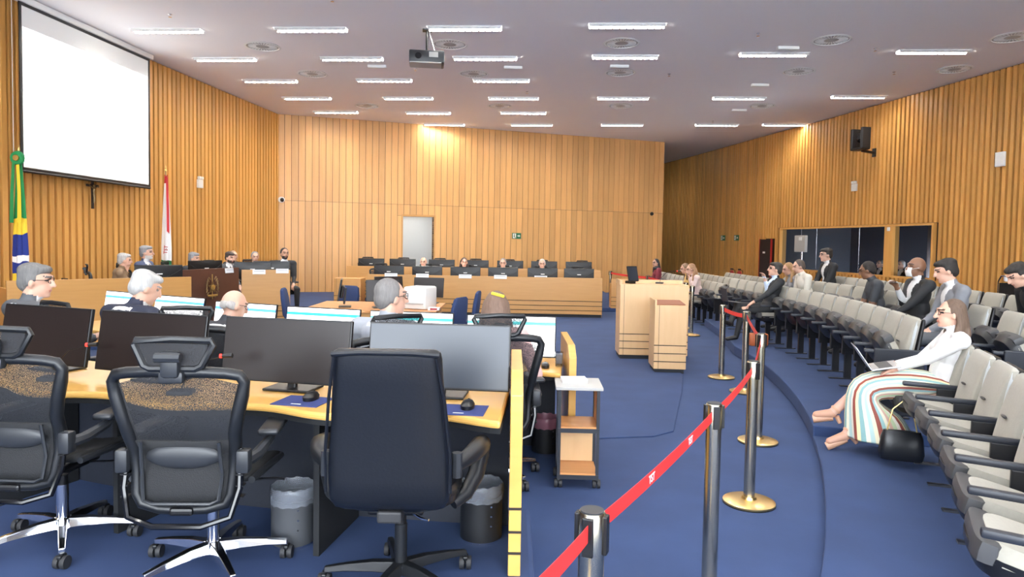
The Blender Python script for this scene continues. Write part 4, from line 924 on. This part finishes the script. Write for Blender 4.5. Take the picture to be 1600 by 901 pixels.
# ------------------------------------------------------------------ people
def capsule(mb, a, b, ra, rb, n=12):
    a, b = Vector(a), Vector(b); d = b - a; L = d.length
    if L < 1e-6: return mb.ell(a, (ra,) * 3)
    q = d.to_track_quat('Z', 'Y').to_matrix().to_4x4(); prof = [(ra * math.sin(t), -ra * math.cos(t)) for t in (.01, .4, .8, 1.2, PI / 2)] + [(rb * math.sin(t), L - rb * math.cos(t)) for t in (PI / 2, 1.94, 2.34, 2.74, 3.13)]
    return mb.lathe(prof, n, Matrix.Translation(a) @ q)
def fuse(mb, voxel, smooth=4):
    me = bpy.data.meshes.new('tmp'); me.from_pydata(mb.v, [], mb.f)
    bm = bmesh.new(); bm.from_mesh(me); bmesh.ops.recalc_face_normals(bm, faces=bm.faces); bm.to_mesh(me); bm.free()
    o = bpy.data.objects.new('tmp', me); COL.objects.link(o)
    r = o.modifiers.new('r', 'REMESH'); r.mode = 'VOXEL'; r.voxel_size = voxel; r.use_smooth_shade = True
    s = o.modifiers.new('s', 'SMOOTH'); s.factor = .5; s.iterations = smooth
    dg = bpy.context.evaluated_depsgraph_get(); out = bpy.data.meshes.new_from_object(o.evaluated_get(dg)); bpy.data.objects.remove(o); return out
CM = {}
def cmat(col, rough=.7):
    k = (tuple(round(c, 3) for c in col), rough)
    if k not in CM: CM[k] = mat('cloth_%d' % len(CM), col, rough, noise=(35, .07))
    return CM[k]
def ik(S, T, l1, l2, pole):
    S, T, pole = Vector(S), Vector(T), Vector(pole); d = T - S; D = min(d.length, (l1 + l2) * .995); u = d.normalized()
    c = (l1 * l1 + D * D - l2 * l2) / (2 * l1 * D); c = max(-1, min(1, c)); p = (pole - u * pole.dot(u)).normalized()
    return S + u * l1 * c + p * l1 * math.sqrt(max(0, 1 - c * c)), S + u * D
HMT = {}
def hmat(col):
    k = tuple(round(c, 3) for c in col)
    if k not in HMT:
        m = mat('hair_%d' % len(HMT), col, .7, noise=(70, .35), bump=.7); HMT[k] = m
        for n in m.node_tree.nodes:
            if n.type == 'TEX_NOISE':
                mp = m.node_tree.nodes.new('ShaderNodeMapping'); mp.inputs['Scale'].default_value = (1, 1, .18)
                l = n.inputs['Vector'].links[0]; m.node_tree.links.new(l.from_socket, mp.inputs['Vector']); m.node_tree.links.new(mp.outputs[0], n.inputs['Vector'])
    return HMT[k]
SKIN = {'light': (.62, .36, .26), 'tan': (.46, .25, .16), 'brown': (.24, .115, .065)}
def person(label, loc, rz, top, pants=(.02, .02, .028), skin='light', hair=(.3, .3, .3), style='short', lean=.12, head=(0, 0), hands=None, shirt=None, tie=None, glasses=False, female=False, scale=1.0,
           voxel=.010, legs=None, beard=None, mask=False, sleeve='long', poles=None, seat=.44, standing=False, shoes=(.015, .013, .013), group=None):
    root = thing('person', label, 'person', loc, rz, group); root.scale = (scale,) * 3
    W = .92 if female else 1.0
    pel = Vector((0, 0, seat + .13)) if not standing else Vector((0, 0, .92)); sdir = Vector((0, math.sin(lean), math.cos(lean))); fwd = Vector((0, math.cos(lean), -math.sin(lean)))
    neck = pel + sdir * .50; hp, hy = head
    HM = Matrix.Rotation(hy, 4, 'Z') @ Matrix.Rotation(hp, 4, 'X')
    hc = neck + Vector((0, .03, .015)) + (HM.to_3x3() @ Vector((0, .015, .130)))
    def H(x, y, z): return hc + HM.to_3x3() @ Vector((x, y, z))
    mb = MB(); bones = []
    def bone(kind, a, b, ra, rb): capsule(mb, a, b, ra, rb); bones.append((kind, Vector(a), Vector(b), ra, rb))
    tm = Matrix.Rotation(-lean, 4, 'X')
    def torso(h, r, off=0): mb.ell(pel + sdir * h + fwd * off, r, tm)
    torso(.02, (.175 * W, .135, .13)); torso(.16, (.150 * W, .115, .17)); torso(.34, (.170 * W, .118, .17), .005); torso(.42, (.165 * W, .105, .10), -.015)
    if female:
        for s in (-1, 1): mb.ell(pel + sdir * .33 + fwd * .085 + Vector((s * .07, 0, 0)), (.06, .055, .06))
    bones.append(('top', pel + sdir * .02, pel + sdir * .42, .15, .15))
    bones.append(('pants', pel + Vector((-.08, .03, -.06)), pel + Vector((.08, .03, -.06)), .13, .13))
    bone('skin', neck - sdir * .03, hc + Vector((0, -.012, -.04)), .062 * W, .056 * W)
    SH = {}
    for s in (-1, 1):
        sh = pel + sdir * .445 + Vector((s * .198 * W, -.005, 0)); SH[s] = sh
        bone('top', neck - sdir * .045 + Vector((s * .035, -.012, 0)), sh, .066, .070)
    # head
    mb.ell(hc + HM.to_3x3() @ Vector((0, -.012, .02)), (.076, .096, .098), HM); mb.ell(H(0, .03, -.045), (.056, .062, .075), HM)
    capsule(mb, H(0, .092, .022), H(0, .112, -.022), .010, .015); mb.ell(H(0, .072, -.092), (.026, .02, .018), HM); mb.ell(H(0, .082, .042), (.052, .018, .012), HM)
    mb.ell(H(0, .088, -.056), (.022, .012, .010), HM)
    for s in (-1, 1): mb.ell(H(s * .078, -.008, -.005), (.012, .022, .034), HM)
    bones.append(('head', H(0, 0, .03), H(0, .02, -.05), .09, .07))
    # arms and hands
    hands = hands or {}
    for s in (-1, 1):
        T = Vector(hands.get(s, (s * .20, .34, seat + .21))); pole = Vector((poles or {}).get(s, (s * .35, -.5, -.7)))
        el, wr = ik(SH[s], T, .29, .25, pole)
        bone('top', SH[s], el, .068 * W, .052 * W); k = 'top' if sleeve == 'long' else 'skin'
        if sleeve == 'short': mid = SH[s] + (el - SH[s]) * .75; bones[-1] = ('top', SH[s], mid, .060, .055); bones.append(('skin', mid, el, .05, .046))
        bone(k, el, el + (wr - el) * .9, .046 * W, .033 * W); bones.append(('skin', wr, wr, .03, .03))
        d = (wr - el).normalized(); side = d.cross(Vector((0, 0, 1)));
        side = side.normalized() if side.length > .2 else Vector((1, 0, 0)); up = side.cross(d)
        pc = wr + d * .055; hb = bones; mb.ell(pc, (.001, .001, .001))
        capsule(mb, wr, wr + d * .03, .026, .028); bones.append(('skin', wr, wr + d * .18, .04, .035))
        for q in range(4):
            o_ = side * (-.030 + .020 * q); b0 = wr + d * .03 + o_ * .8; b1 = wr + d * .088 + o_; capsule(mb, b0, b1, .0145, .0115, 8)
            ln = (.062, .074, .080, .068)[q if s > 0 else 3 - q]; b2 = b1 + (d * .86 - up * .5) * ln * .52; b3 = b2 + (d * .45 - up * .9).normalized() * ln * .48
            capsule(mb, b1, b2, .0108, .0100, 8); capsule(mb, b2, b3, .0100, .0085, 8)
        ts = -s; t0 = wr + d * .03 + side * ts * -.022 * (1 if True else 1); t1 = t0 + (d * .6 - side * ts * .75).normalized() * .042; t2 = t1 + (d * .9 - side * ts * .1 - up * .3).normalized() * .034
        capsule(mb, t0, t1, .014, .0115, 8); capsule(mb, t1, t2, .0115, .009, 8)
    # legs
    for s in (-1, 1):
        hip = pel + Vector((s * .09, .02, -.03)); L = (legs or {}).get(s)
        if standing: kn, an, toe = Vector((s * .1, .03, .50)), Vector((s * .1, 0, .09)), Vector((s * .12, .15, .04))
        elif L: kn, an, toe = [Vector(q) for q in L]
        else: kn, an, toe = Vector((s * .12, .46, seat + .07)), Vector((s * .12, .46, .09)), Vector((s * .14, .61, .04))
        bone('pants', hip, kn, .088 * W, .064 * W); bone('pants' if not female or pants else 'skin', kn, an, .062 * W, .042 * W)
        bone('shoe', an + (an - kn).normalized() * .02, toe, .042, .034)
    me = fuse(mb, voxel)
    # paint by nearest bone
    n = len(me.polygons); cen = np.empty(n * 3); me.polygons.foreach_get('center', cen); cen = cen.reshape(-1, 3)
    kinds = ['skin', 'top', 'pants', 'shoe', 'head']; best = np.full(n, 9.); bi = np.zeros(n, int)
    for kd, a, b, ra, rb in bones:
        A = np.array(a); d = np.array(b) - A; L2 = max(1e-9, d @ d); t = np.clip(((cen - A) @ d) / L2, 0, 1); dist = np.linalg.norm(cen - A - t[:, None] * d, axis=1) - (ra + (rb - ra) * t)
        w_ = dist < best; best[w_] = dist[w_]; bi[w_] = kinds.index(kd)
    mi = np.array([0, 1, 2, 3, 0])[bi]
    rel = cen - np.array(pel); h = rel @ np.array(sdir); fd = rel @ np.array(fwd); x = np.abs(rel[:, 0])
    tors = (bi == 1) & (fd > .02)
    if shirt is not None:
        mi[tors & (h > .14) & (x < .010 + .055 * (h - .14) / .30)] = 4
        ring = (bi <= 1) & (h > .462) & (h < .488) & (x < .085); mi[ring] = 4
        if tie is not None: mi[tors & (h > .14) & (h < .47) & (x < .012 + .016 * (.47 - h) / .3)] = 5
    R3 = np.array(HM.to_3x3()); hl = (cen - np.array(hc)) @ R3; hd_ = bi == 4
    eyes = hd_ & (hl[:, 1] > .05) & (np.abs(np.abs(hl[:, 0]) - .031) < .014) & (np.abs(hl[:, 2] - .016) < .0075); mi[eyes] = 6
    brow = hd_ & (hl[:, 1] > .05) & (np.abs(np.abs(hl[:, 0]) - .031) < .020) & (np.abs(hl[:, 2] - .040) < .0055); mi[brow] = 7
    lips = hd_ & (hl[:, 1] > .06) & (np.abs(hl[:, 0]) < .022) & (np.abs(hl[:, 2] + .058) < .0075); mi[lips] = 8
    if beard is not None: mi[hd_ & (hl[:, 1] > -.005) & (hl[:, 2] < -.040) & ~lips & (hl[:, 2] > -.13)] = 9
    sk = SKIN[skin]; ms = [cmat(sk, .5), cmat(top), cmat(pants), cmat(shoes, .4), cmat(shirt or (.8, .8, .8)), cmat(tie or (.05, .05, .1)), cmat((.03, .02, .018), .3), cmat(tuple(c * .6 for c in hair) if style != 'bald' else (.12, .08, .06)), cmat((sk[0] * .8, sk[1] * .5, sk[2] * .5), .45), cmat(beard or hair)]
    me.materials.clear()
    for q in ms: me.materials.append(q)
    me.polygons.foreach_set('material_index', mi.astype(np.int32)); me.update()
    body = link('body', me, None, root); me.shade_smooth()
    # hair
    hm = MB(); C3 = HM.to_3x3()
    if style != 'none':
        if style == 'bald':
            for s in (-1, 1): hm.ell(H(s * .060, -.035, -.005), (.022, .060, .038), HM)
            hm.ell(H(0, -.082, -.012), (.060, .028, .042), HM)
        else:
            hm.ell(H(0, -.030, .040), (.083, .092, .090), HM); hm.ell(H(0, -.062, -.005), (.072, .058, .075), HM)
            for s in (-1, 1): hm.ell(H(s * .070, -.020, .015), (.018, .040, .050), HM)
            if style == 'full': hm.ell(H(0, .03, .088), (.070, .062, .035), HM); hm.ell(H(0, -.03, .072), (.086, .096, .062), HM)
            if style in ('long', 'curly', 'scarf'):
                rnd = random.Random(len(label))
                for q in range(22 if style == 'curly' else 16):
                    a = PI * (.08 + .84 * q / (21 if style == 'curly' else 15)); cx, cy = math.cos(a) * .082, -math.sin(a) * .085 - .01
                    p0 = H(cx * .9, cy, .04); p1 = H(cx * 1.12, cy * 1.05 - .01, -.06); p2 = p1 + Vector((cx * .3, -.02 + (.05 if abs(cx) > .05 else 0), -.10)) ; p3 = p2 + Vector((cx * .1 + rnd.uniform(-.015, .015), .015, -.09 - rnd.uniform(0, .04)))
                    rr = .026 if style != 'curly' else .030
                    capsule(hm, p0, p1, rr, rr, 8); capsule(hm, p1, p2, rr, rr * .9, 8); capsule(hm, p2, p3, rr * .9, rr * .5, 8)
            if style == 'scarf': hm.ell(H(0, .0, -.12), (.085, .075, .05), HM); hm.ell(neck + Vector((0, .03, 0)), (.11, .09, .07))
        hme = fuse(hm, max(.009, voxel), 3); hme.materials.clear(); hme.materials.append(hmat(hair)); link('hair' if style != 'scarf' else 'headscarf', hme, None, root); hme.shade_smooth()
    if glasses:
        g = MB()
        for s in (-1, 1):
            g.tube([H(s * .032 + .023 * math.cos(a), .100 - .012 * abs(math.cos(a)), .014 + .018 * math.sin(a)) for a in [2 * PI * k / 14 for k in range(14)]], .0022, 5, closed=True)
            g.tube([H(s * .055, .092, .018), H(s * .080, .03, .016), H(s * .082, -.01, .008)], .002, 5)
        g.tube([H(-.010, .104, .016), H(.010, .104, .016)], .002, 5); g.build('glasses', 'black', root)
    if mask:
        mk = MB(); rows = []
        for i in range(7):
            zz = .0 - .105 * i / 6; rows.append([tuple(H(x_, .118 - 5.5 * x_ * x_ - (.03 * abs(i / 6 - .45)) , zz)) for x_ in [-.062 + .124 * k / 8 for k in range(9)]])
        mk.grid(rows).build('face_mask', 'white', root, smooth=True, solid=.004)
        for s in (-1, 1): MB().tube([H(s * .06, .10, -.02), H(s * .08, .0, .0)], .002, 4).build('mask_loop', 'white', root)
    return root
desk_hands = {-1: (-.16, .40, .80), 1: (.16, .42, .80)}
lap = {-1: (-.10, .30, .60), 1: (.10, .33, .60)}
chin_r = {-1: (-.14, .36, .76), 1: (.03, .155, 1.10)}
GREY, NAVY, BLK, WHT = (.09, .095, .105), (.018, .022, .045), (.016, .017, .02), (.72, .72, .72)
GH, WH, DH = (.17, .165, .16), (.42, .41, .40), (.022, .017, .014)
# second desk row
person('man with swept-back grey hair and glasses in grey suit by flag', (-3.80, 5.3, 0), -.55, GREY, GREY, 'light', (.15, .145, .14), 'full', .10, (-.08, -.75), desk_hands, WHT, glasses=True, scale=1.12)
person('white haired man in navy suit bending over second desk', (-3.06, 5.35, 0), -.35, NAVY, NAVY, 'light', WH, 'full', .22, (-.40, -.55), desk_hands, WHT, scale=1.10)
person('balding man with glasses in dark suit looking down at second desk', (-2.25, 5.22, 0), -.30, (.035, .037, .045), NAVY, 'light', (.40, .37, .35), 'bald', .18, (-.35, -.5), desk_hands, WHT, glasses=True, scale=1.0)
person('grey haired man with glasses in light grey suit at second desk', (-.90, 4.75, 0), -.40, (.36, .38, .42), GREY, 'light', (.17, .16, .155), 'short', .10, (-.05, -.55), desk_hands, (.6, .65, .75), glasses=True, scale=1.09)
person('woman with long brown hair and yellow clip, pink sleeves', (-.12, 5.0, 0), -.05, (.62, .38, .36), NAVY, 'light', (.17, .105, .075), 'long', .14, (-.1, 0), {-1: (-.2, .28, .82), 1: (.27, .24, .81)}, female=True, scale=1.02)
o = MB().box((0, 0, 0), (.10, .02, .022), .008, ry=.25).build('hair_clip', 'flag_yellow'); o.location = (-.10, 4.97, 1.345); tag(o, 'yellow hair clip in the brown haired woman hair', 'hair clip')
# president bench
person('white haired woman in brown jacket with hand at her face', (-6.80, 11.80, .10), -1.1, (.26, .17, .10), BLK, 'light', (.42, .41, .40), 'full', .15, (-.1, 0), {-1: (-.10, .28, .62), 1: (.05, .16, 1.03)}, female=True)
person('grey bearded man in blue suit sitting upright at president bench', (-6.74, 12.6, .10), -1.5, (.075, .10, .19), NAVY, 'light', (.25, .25, .26), 'full', .0, (.02, 0), lap, WHT, (.05, .03, .06), scale=1.09, beard=(.55, .53, .5))
person('grey haired man in dark suit beside bearded man in blue', (-6.35, 13.5, .10), -1.7, BLK, BLK, 'tan', (.22, .22, .23), 'full', .12, (-.1, 0), lap, WHT)
person('dark haired bearded man in grey suit above the brown panel', (-6.1, 14.65, .10), -2.0, GREY, GREY, 'light', (.05, .035, .03), 'full', .1, (-.2, 0), lap, WHT, (.02, .02, .04), beard=(.06, .04, .03))
person('woman with wavy light brown hair behind the president bench', (-6.65, 16.2, .10), -1.9, BLK, BLK, 'light', (.30, .21, .14), 'curly', .1, (-.1, 0), lap, female=True)
person('grey haired man in black suit beside the robed man', (-5.78, 15.4, .10), -2.6, BLK, BLK, 'light', (.25, .25, .25), 'short', .1, (-.1, 0), lap, WHT, (.1, .02, .02))
person('dark bearded man in black robe at the end of president bench', (-5.02, 15.1, .10), -2.5, BLK, BLK, 'tan', DH, 'short', .05, (0, 0), lap, WHT, BLK, scale=1.07, beard=DH)
# front bench, facing the desks
for x, lab, kw in ((662, 'bald man with glasses behind the front bench', dict(style='bald', hair=(.35, .3, .27), glasses=True, top=BLK, shirt=WHT)), (725, 'dark haired woman behind the front bench', dict(style='long', hair=(.05, .03, .025), top=BLK, female=True)), (786, 'grey haired man with glasses behind the front bench', dict(style='short', hair=GH, glasses=True, top=BLK, shirt=WHT)), (847, 'white haired man with glasses behind the front bench', dict(style='short', hair=WH, glasses=True, top=BLK, shirt=WHT))):
    X = (x - 800) / 1075 * 17.25; kw = dict(kw); tp = kw.pop('top'); person(lab, (X, 17.3, 0), PI - .05, tp, BLK, 'light', lean=.08, head=(-.1, .25 if 'woman' in lab else 0), hands=desk_hands, **kw)
    small_chair('black mesh chair holding the ' + lab.split(' behind')[0], (X, 17.32, 0), PI)
# audience
def sit(row, s): return SEATS[(row, s)]
def aud(label, row, s, top, dz=0, back=.20, turn=0, **kw):
    x, y, z, rz = sit(row, s); px, py = x + math.sin(rz) * back, y - math.cos(rz) * back
    return person(label, (px, py, z + dz), rz + turn, top, **kw)
crossed = {-1: ((-.10, .47, .53), (-.08, .55, .10), (-.08, .70, .05)), 1: ((.05, .50, .60), (-.22, .70, .33), (-.30, .84, .36))}
aud('man in dark suit with legs crossed and laptop in front row', 0, 10, BLK, pants=BLK, skin='light', hair=(.04, .035, .03), style='full', lean=-.22, head=(.1, -.1), hands={1: (.02, .07, 1.03), -1: (-.16, .33, .66)}, shirt=(.55, .65, .8), glasses=True, legs=crossed)
aud('man in dark grey polo shirt and glasses in second row', 1, 7, (.05, .055, .065), skin='brown', hair=DH, style='short', lean=.12, head=(-.35, -.25), hands=lap, glasses=True, sleeve='short', turn=-.2, scale=1.02)
aud('bald man with white face mask in black jacket, second row', 1, 4.6, BLK, skin='brown', hair=(.05, .04, .035), style='none', lean=-.02, head=(-.02, .05), hands={1: (-.02, .26, .98), -1: (-.12, .38, .62)}, shirt=WHT, mask=True, scale=1.08, turn=.1)
aud('young man with dark hair in grey suit, second row', 1, 2.5, (.19, .195, .215), pants=GREY, skin='light', hair=DH, style='full', lean=.08, head=(-.3, -.1), hands=lap, shirt=WHT, scale=1.08)
aud('curly blonde woman in grey, second row', 1, 13, (.28, .28, .30), skin='light', hair=(.42, .25, .12), style='curly', lean=.2, head=(-.35, 0), hands=lap, female=True, scale=.95)
aud('man in cream jacket with short brown hair, second row', 1, 12, (.70, .66, .58), skin='light', hair=(.10, .075, .06), style='short', lean=.2, head=(-.3, 0), hands=lap)
aud('man with dark glasses and suit in rear row by window', 2, 15, BLK, skin='light', hair=DH, style='full', lean=.05, head=(-.1, 0), hands=lap, shirt=WHT, glasses=True, scale=1.12)
aud('person with dark hair leaning far forward in rear row', 2, 3, BLK, skin='light', hair=DH, style='full', lean=.45, head=(-.6, .1), hands=lap, scale=1.08)
aud('blonde woman in pale pink jacket with papers, front row', 0, 19, (.74, .58, .54), pants=(.40, .34, .27), skin='light', hair=(.35, .20, .11), style='long', lean=.22, head=(-.3, 0), hands={1: (.02, .22, 1.0), -1: (-.08, .42, .70)}, female=True, glasses=True)
aud('woman in yellow top with long light brown hair, front row', 0, 20, (.75, .52, .18), pants=(.40, .34, .27), skin='light', hair=(.25, .16, .10), style='long', lean=.25, head=(-.35, 0), hands=lap, female=True)
aud('woman in dark headscarf and plaid red top beyond the podium', 0, 28, (.22, .03, .05), skin='light', hair=(.03, .03, .035), style='scarf', lean=.1, head=(-.1, .5), hands=lap, female=True)
for (x, y, lab, h_) in ((10.4, 19.3, 'operator with glasses seated behind the control room glass', GH), (10.45, 18.35, 'white haired operator in suit behind the control room glass', WH)):
    person(lab, (x, y, .1), PI / 2 + .2, BLK, hair=h_, style='short', lean=.1, hands=lap, shirt=WHT, glasses=True)
t = thing('booth_desk', 'dark control desk behind the booth glass', 'desk', (9.75, 18.9, 0), .16); MB().box((0, 0, .85), (.35, 2.4, .04)).build('top', 'black', t)
for y in (-1.1, 1.1): MB().box((0, y, .42), (.3, .04, .84)).build('leg_panel', 'black', t)
# things with the audience
o = MB().box((0, 0, .10), (.30, .14, .20), .03).build('orange_bag', 'orange_leather', smooth=True); x, y, z, rz = sit(0, 9); o.location = (x - .12, y + .02, z); tag(o, 'orange bag on the floor beside crossed-leg man', 'bag')
def laptop(label, loc, rz, tilt=.3, open_=1.9, m='laptop_grey'):
    t = thing('laptop', label, 'laptop', loc, rz)
    MB().box((0, 0, 0), (.31, .215, .014), .005).build('base', m, t); MB().box((0, -.0, .0075), (.27, .10, .002)).build('keyboard', 'keys', t)
    l = MB().box((0, 0, .105), (.31, .008, .21), .003).build('lid', m, t); l.location = (0, .108, .006); l.rotation_euler = (-(open_ - PI / 2), 0, 0)
    d = MB().box((0, -.005, .105), (.29, .002, .18)).build('display', 'monitor_off_cool', l)
    t.rotation_euler = (tilt, 0, rz); return t
x, y, z, rz = sit(0, 10); laptop('dark laptop open on the lap of crossed-leg man', (x - .42, y, z + .66), rz, .1, 1.85, 'grey_plastic')
o = MB().box((0, 0, 0), (.21, .30, .004)).build('papers', 'paper'); x, y, z, rz = sit(0, 19); o.location = (x - .28, y, z + .66); o.rotation_euler = (.2, 0, rz); tag(o, 'white papers on the lap of the pink jacket woman', 'papers')
t = thing('flask', 'black bottle standing on a seat before the booth window', 'bottle', (6.9, 12.6, .9)); t.location = (*seat_pos(2, 11)[:2], .80); MB().lathe([(.05, 0), (.055, .02), (.055, .30), (.03, .36), (.03, .42)], 16).build('body', 'black', t, smooth=True); MB().tube([(.0, 0, .42), (.05, 0, .44), (.06, 0, .36)], .01, 6).build('loop', 'black', t)
t = thing('wheelchair', 'folded chrome trolley chair with white cloth behind the rear row', 'cart', (8.6, 11.9, .2), .3)
for s in (-1, 1): MB().tube([(s * .24, 0, 0), (s * .24, 0, 1.0), (s * .24, -.05, 1.1), (s * .24, -.22, 1.1)], .014, 8).build('handle_frame', 'chrome', t, smooth=True); MB().lathe([(.26, -.015), (.28, -.015), (.28, .015), (.26, .015)], 28, Matrix.Translation((s * .29, .05, .28)) @ rot(0, PI / 2), cap=False).build('wheel', 'black', t, smooth=True)
MB().box((0, 0, .78), (.46, .02, .40)).build('sling', 'black_matte', t); MB().box((.05, -.01, 1.06), (.3, .08, .12), .03).build('cloth', 'paper', t)

# ------------------------------------------------------------------ the woman with the striped skirt
x, y, z, rz = sit(0, -2.35)
bk_ = .28; WX, WY = x + math.sin(rz) * bk_, y - math.cos(rz) * bk_
wl = {-1: ((-.02, .50, .545), (-.10, .70, .15), (-.11, .83, .07)), 1: ((.09, .50, .60), (.02, .80, .30), (.03, .93, .26))}
wom = person('woman in white blouse and striped skirt typing on lap laptop', (WX, WY, z), rz, (.74, .73, .72), pants=(.62, .38, .29), skin='light', hair=(.12, .075, .05), style='long', lean=-.20, head=(-.04, .1), hands={1: (.09, .34, .74), -1: (-.09, .36, .73)}, glasses=True, female=True, voxel=.0075, legs=wl, shoes=(.55, .30, .20), scale=.96)
# skirt
ramp = [(.45, .62, .60), (.78, .76, .60), (.24, .42, .42), (.80, .72, .42), (.30, .07, .05), (.80, .76, .66), (.55, .66, .42), (.66, .42, .34), (.82, .78, .62), (.30, .50, .50), (.28, .08, .06), (.80, .74, .52)]
m, nt, b = nodes_of('striped_cloth'); L = nt.links.new
at = nt.nodes.new('ShaderNodeUVMap'); sx = nt.nodes.new('ShaderNodeSeparateXYZ'); L(at.outputs[0], sx.inputs[0])
cr = nt.nodes.new('ShaderNodeValToRGB'); cr.color_ramp.interpolation = 'CONSTANT'; fr = nt.nodes.new('ShaderNodeMath'); fr.operation = 'MULTIPLY'; fr.inputs[1].default_value = 1.5; L(sx.outputs['X'], fr.inputs[0]); fq = nt.nodes.new('ShaderNodeMath'); fq.operation = 'FRACT'; L(fr.outputs[0], fq.inputs[0]); L(fq.outputs[0], cr.inputs['Fac'])
e = cr.color_ramp.elements; e[0].position = 0; e[0].color = (*ramp[0], 1); e[1].position = 1 / 30; e[1].color = (*ramp[1], 1)
for i in range(2, 30): k = e.new(i / 30); k.color = (*ramp[i % 12], 1)
L(cr.outputs[0], b.inputs['Base Color']); b.inputs['Roughness'].default_value = .85
secs = [((0, -.06, .60), .195, .14, (0, 0, 1)), ((0, .08, .60), .20, .135, (0, .7, .5)), ((0, .26, .60), .19, .13, (0, 1, .1)), ((.0, .42, .585), .175, .12, (0, 1, -.1)), ((-.0, .54, .545), .165, .125, (0, .9, -.5)), ((-.02, .55, .47), .175, .17, (0, .5, -.85)), ((-.04, .50, .36), .195, .21, (0, .1, -1)), ((-.06, .47, .24), .22, .235, (0, 0, -1)), ((-.07, .45, .13), .245, .255, (0, 0, -1))]
rows = []; NS = 48
for i, (c, hw, hd, dr) in enumerate(secs):
    d = Vector(dr).normalized(); X = Vector((1, 0, 0)); Yv = d.cross(X).normalized(); row = []
    for k in range(NS):
        a = 2 * PI * k / NS; fo = 1 + .055 * max(0, i - 3) / 5 * math.sin(a * 8 + i * .3); row.append(tuple(Vector(c) + X * hw * fo * math.cos(a) + Yv * hd * fo * math.sin(a)))
    rows.append(row)
mb = MB().grid(rows, closed=True); me = bpy.data.meshes.new('skirt'); me.from_pydata(mb.v, [], mb.f); me.materials.append(MATS['striped_cloth'])
uv = me.uv_layers.new(name='UVMap')
for p_ in me.polygons:
    ks = [me.loops[l].vertex_index % NS for l in p_.loop_indices]; wrap = max(ks) - min(ks) > NS / 2
    for l, k in zip(p_.loop_indices, ks): uv.data[l].uv = ((k + NS if (wrap and k < NS / 2) else k) / NS, (me.loops[l].vertex_index // NS) / len(rows))
me.shade_smooth(); sk = bpy.data.objects.new('skirt', me); COL.objects.link(sk); sk.parent = wom; q = sk.modifiers.new('s', 'SOLIDIFY'); q.thickness = .006; q.offset = 1; q = sk.modifiers.new('d', 'SUBSURF'); q.levels = 1; q.render_levels = 1
# heeled sandals
for s in (-1, 1):
    kn, an, toe = [Vector(q) for q in wl[s]]; d = (toe - an).normalized(); heel = an - d * .03
    MB().tube([an + Vector((0, .0, -.045)), toe + Vector((0, 0, -.03)) + d * .03], [.032, .036], 10).build('sandal_sole', 'nude_leather' if 'nude_leather' in MATS else mat('nude_leather', (.58, .33, .21), .4).name, wom, smooth=True)
    nrm = Vector((0, d.z, -d.y)); nrm = nrm if nrm.z < 0 else -nrm
    MB().tube([an + nrm * .04 - d * .02, an + nrm * .105 - d * .03], [.022, .017], 10).build('heel', 'nude_leather', wom, smooth=True)
    MB().lathe([(.043, -.010), (.046, 0), (.043, .010)], 16, Matrix.Translation(an + (kn - an).normalized() * .03) @ (kn - an).to_track_quat('Z', 'Y').to_matrix().to_4x4(), cap=False).build('ankle_strap', 'nude_leather', wom, smooth=True)
lp_ = laptop('silver laptop open on the lap of the striped-skirt woman', (WX, WY, z), rz, -.22, 1.95)
fw = Vector((-math.sin(rz), math.cos(rz), 0)); lp_.location = Vector((WX, WY, z + .71)) + fw * .41
t = thing('handbag', 'black quilted handbag hanging beside the striped skirt', 'bag', (WX, WY, z + .22), rz + PI / 2)
rt = Vector((math.cos(rz), math.sin(rz), 0)); t.location = Vector((WX, WY, z + .06)) + fw * .33 - rt * .40; t.scale = (.85, .85, .85)
mb = MB(); ring_loft(mb, [((0, 0, 0), .17, .06), ((0, 0, .06), .185, .075), ((0, 0, .20), .17, .06), ((0, 0, .26), .15, .03)], 24); bg_ = mb.build('body', 'leather', t, smooth=True)
for k in range(6):
    for j in range(3): MB().box((-.12 + k * .048, -.066, .06 + j * .05), (.032, .012, .032), .006, ry=PI / 4).build('quilt_diamond', 'leather', bg_)
MB().tube([(-.12, 0, .25), (-.08, 0, .45), (.0, 0, .53), (.08, 0, .45), (.12, 0, .25)], .006, 6).build('strap', 'gold', t, smooth=True)
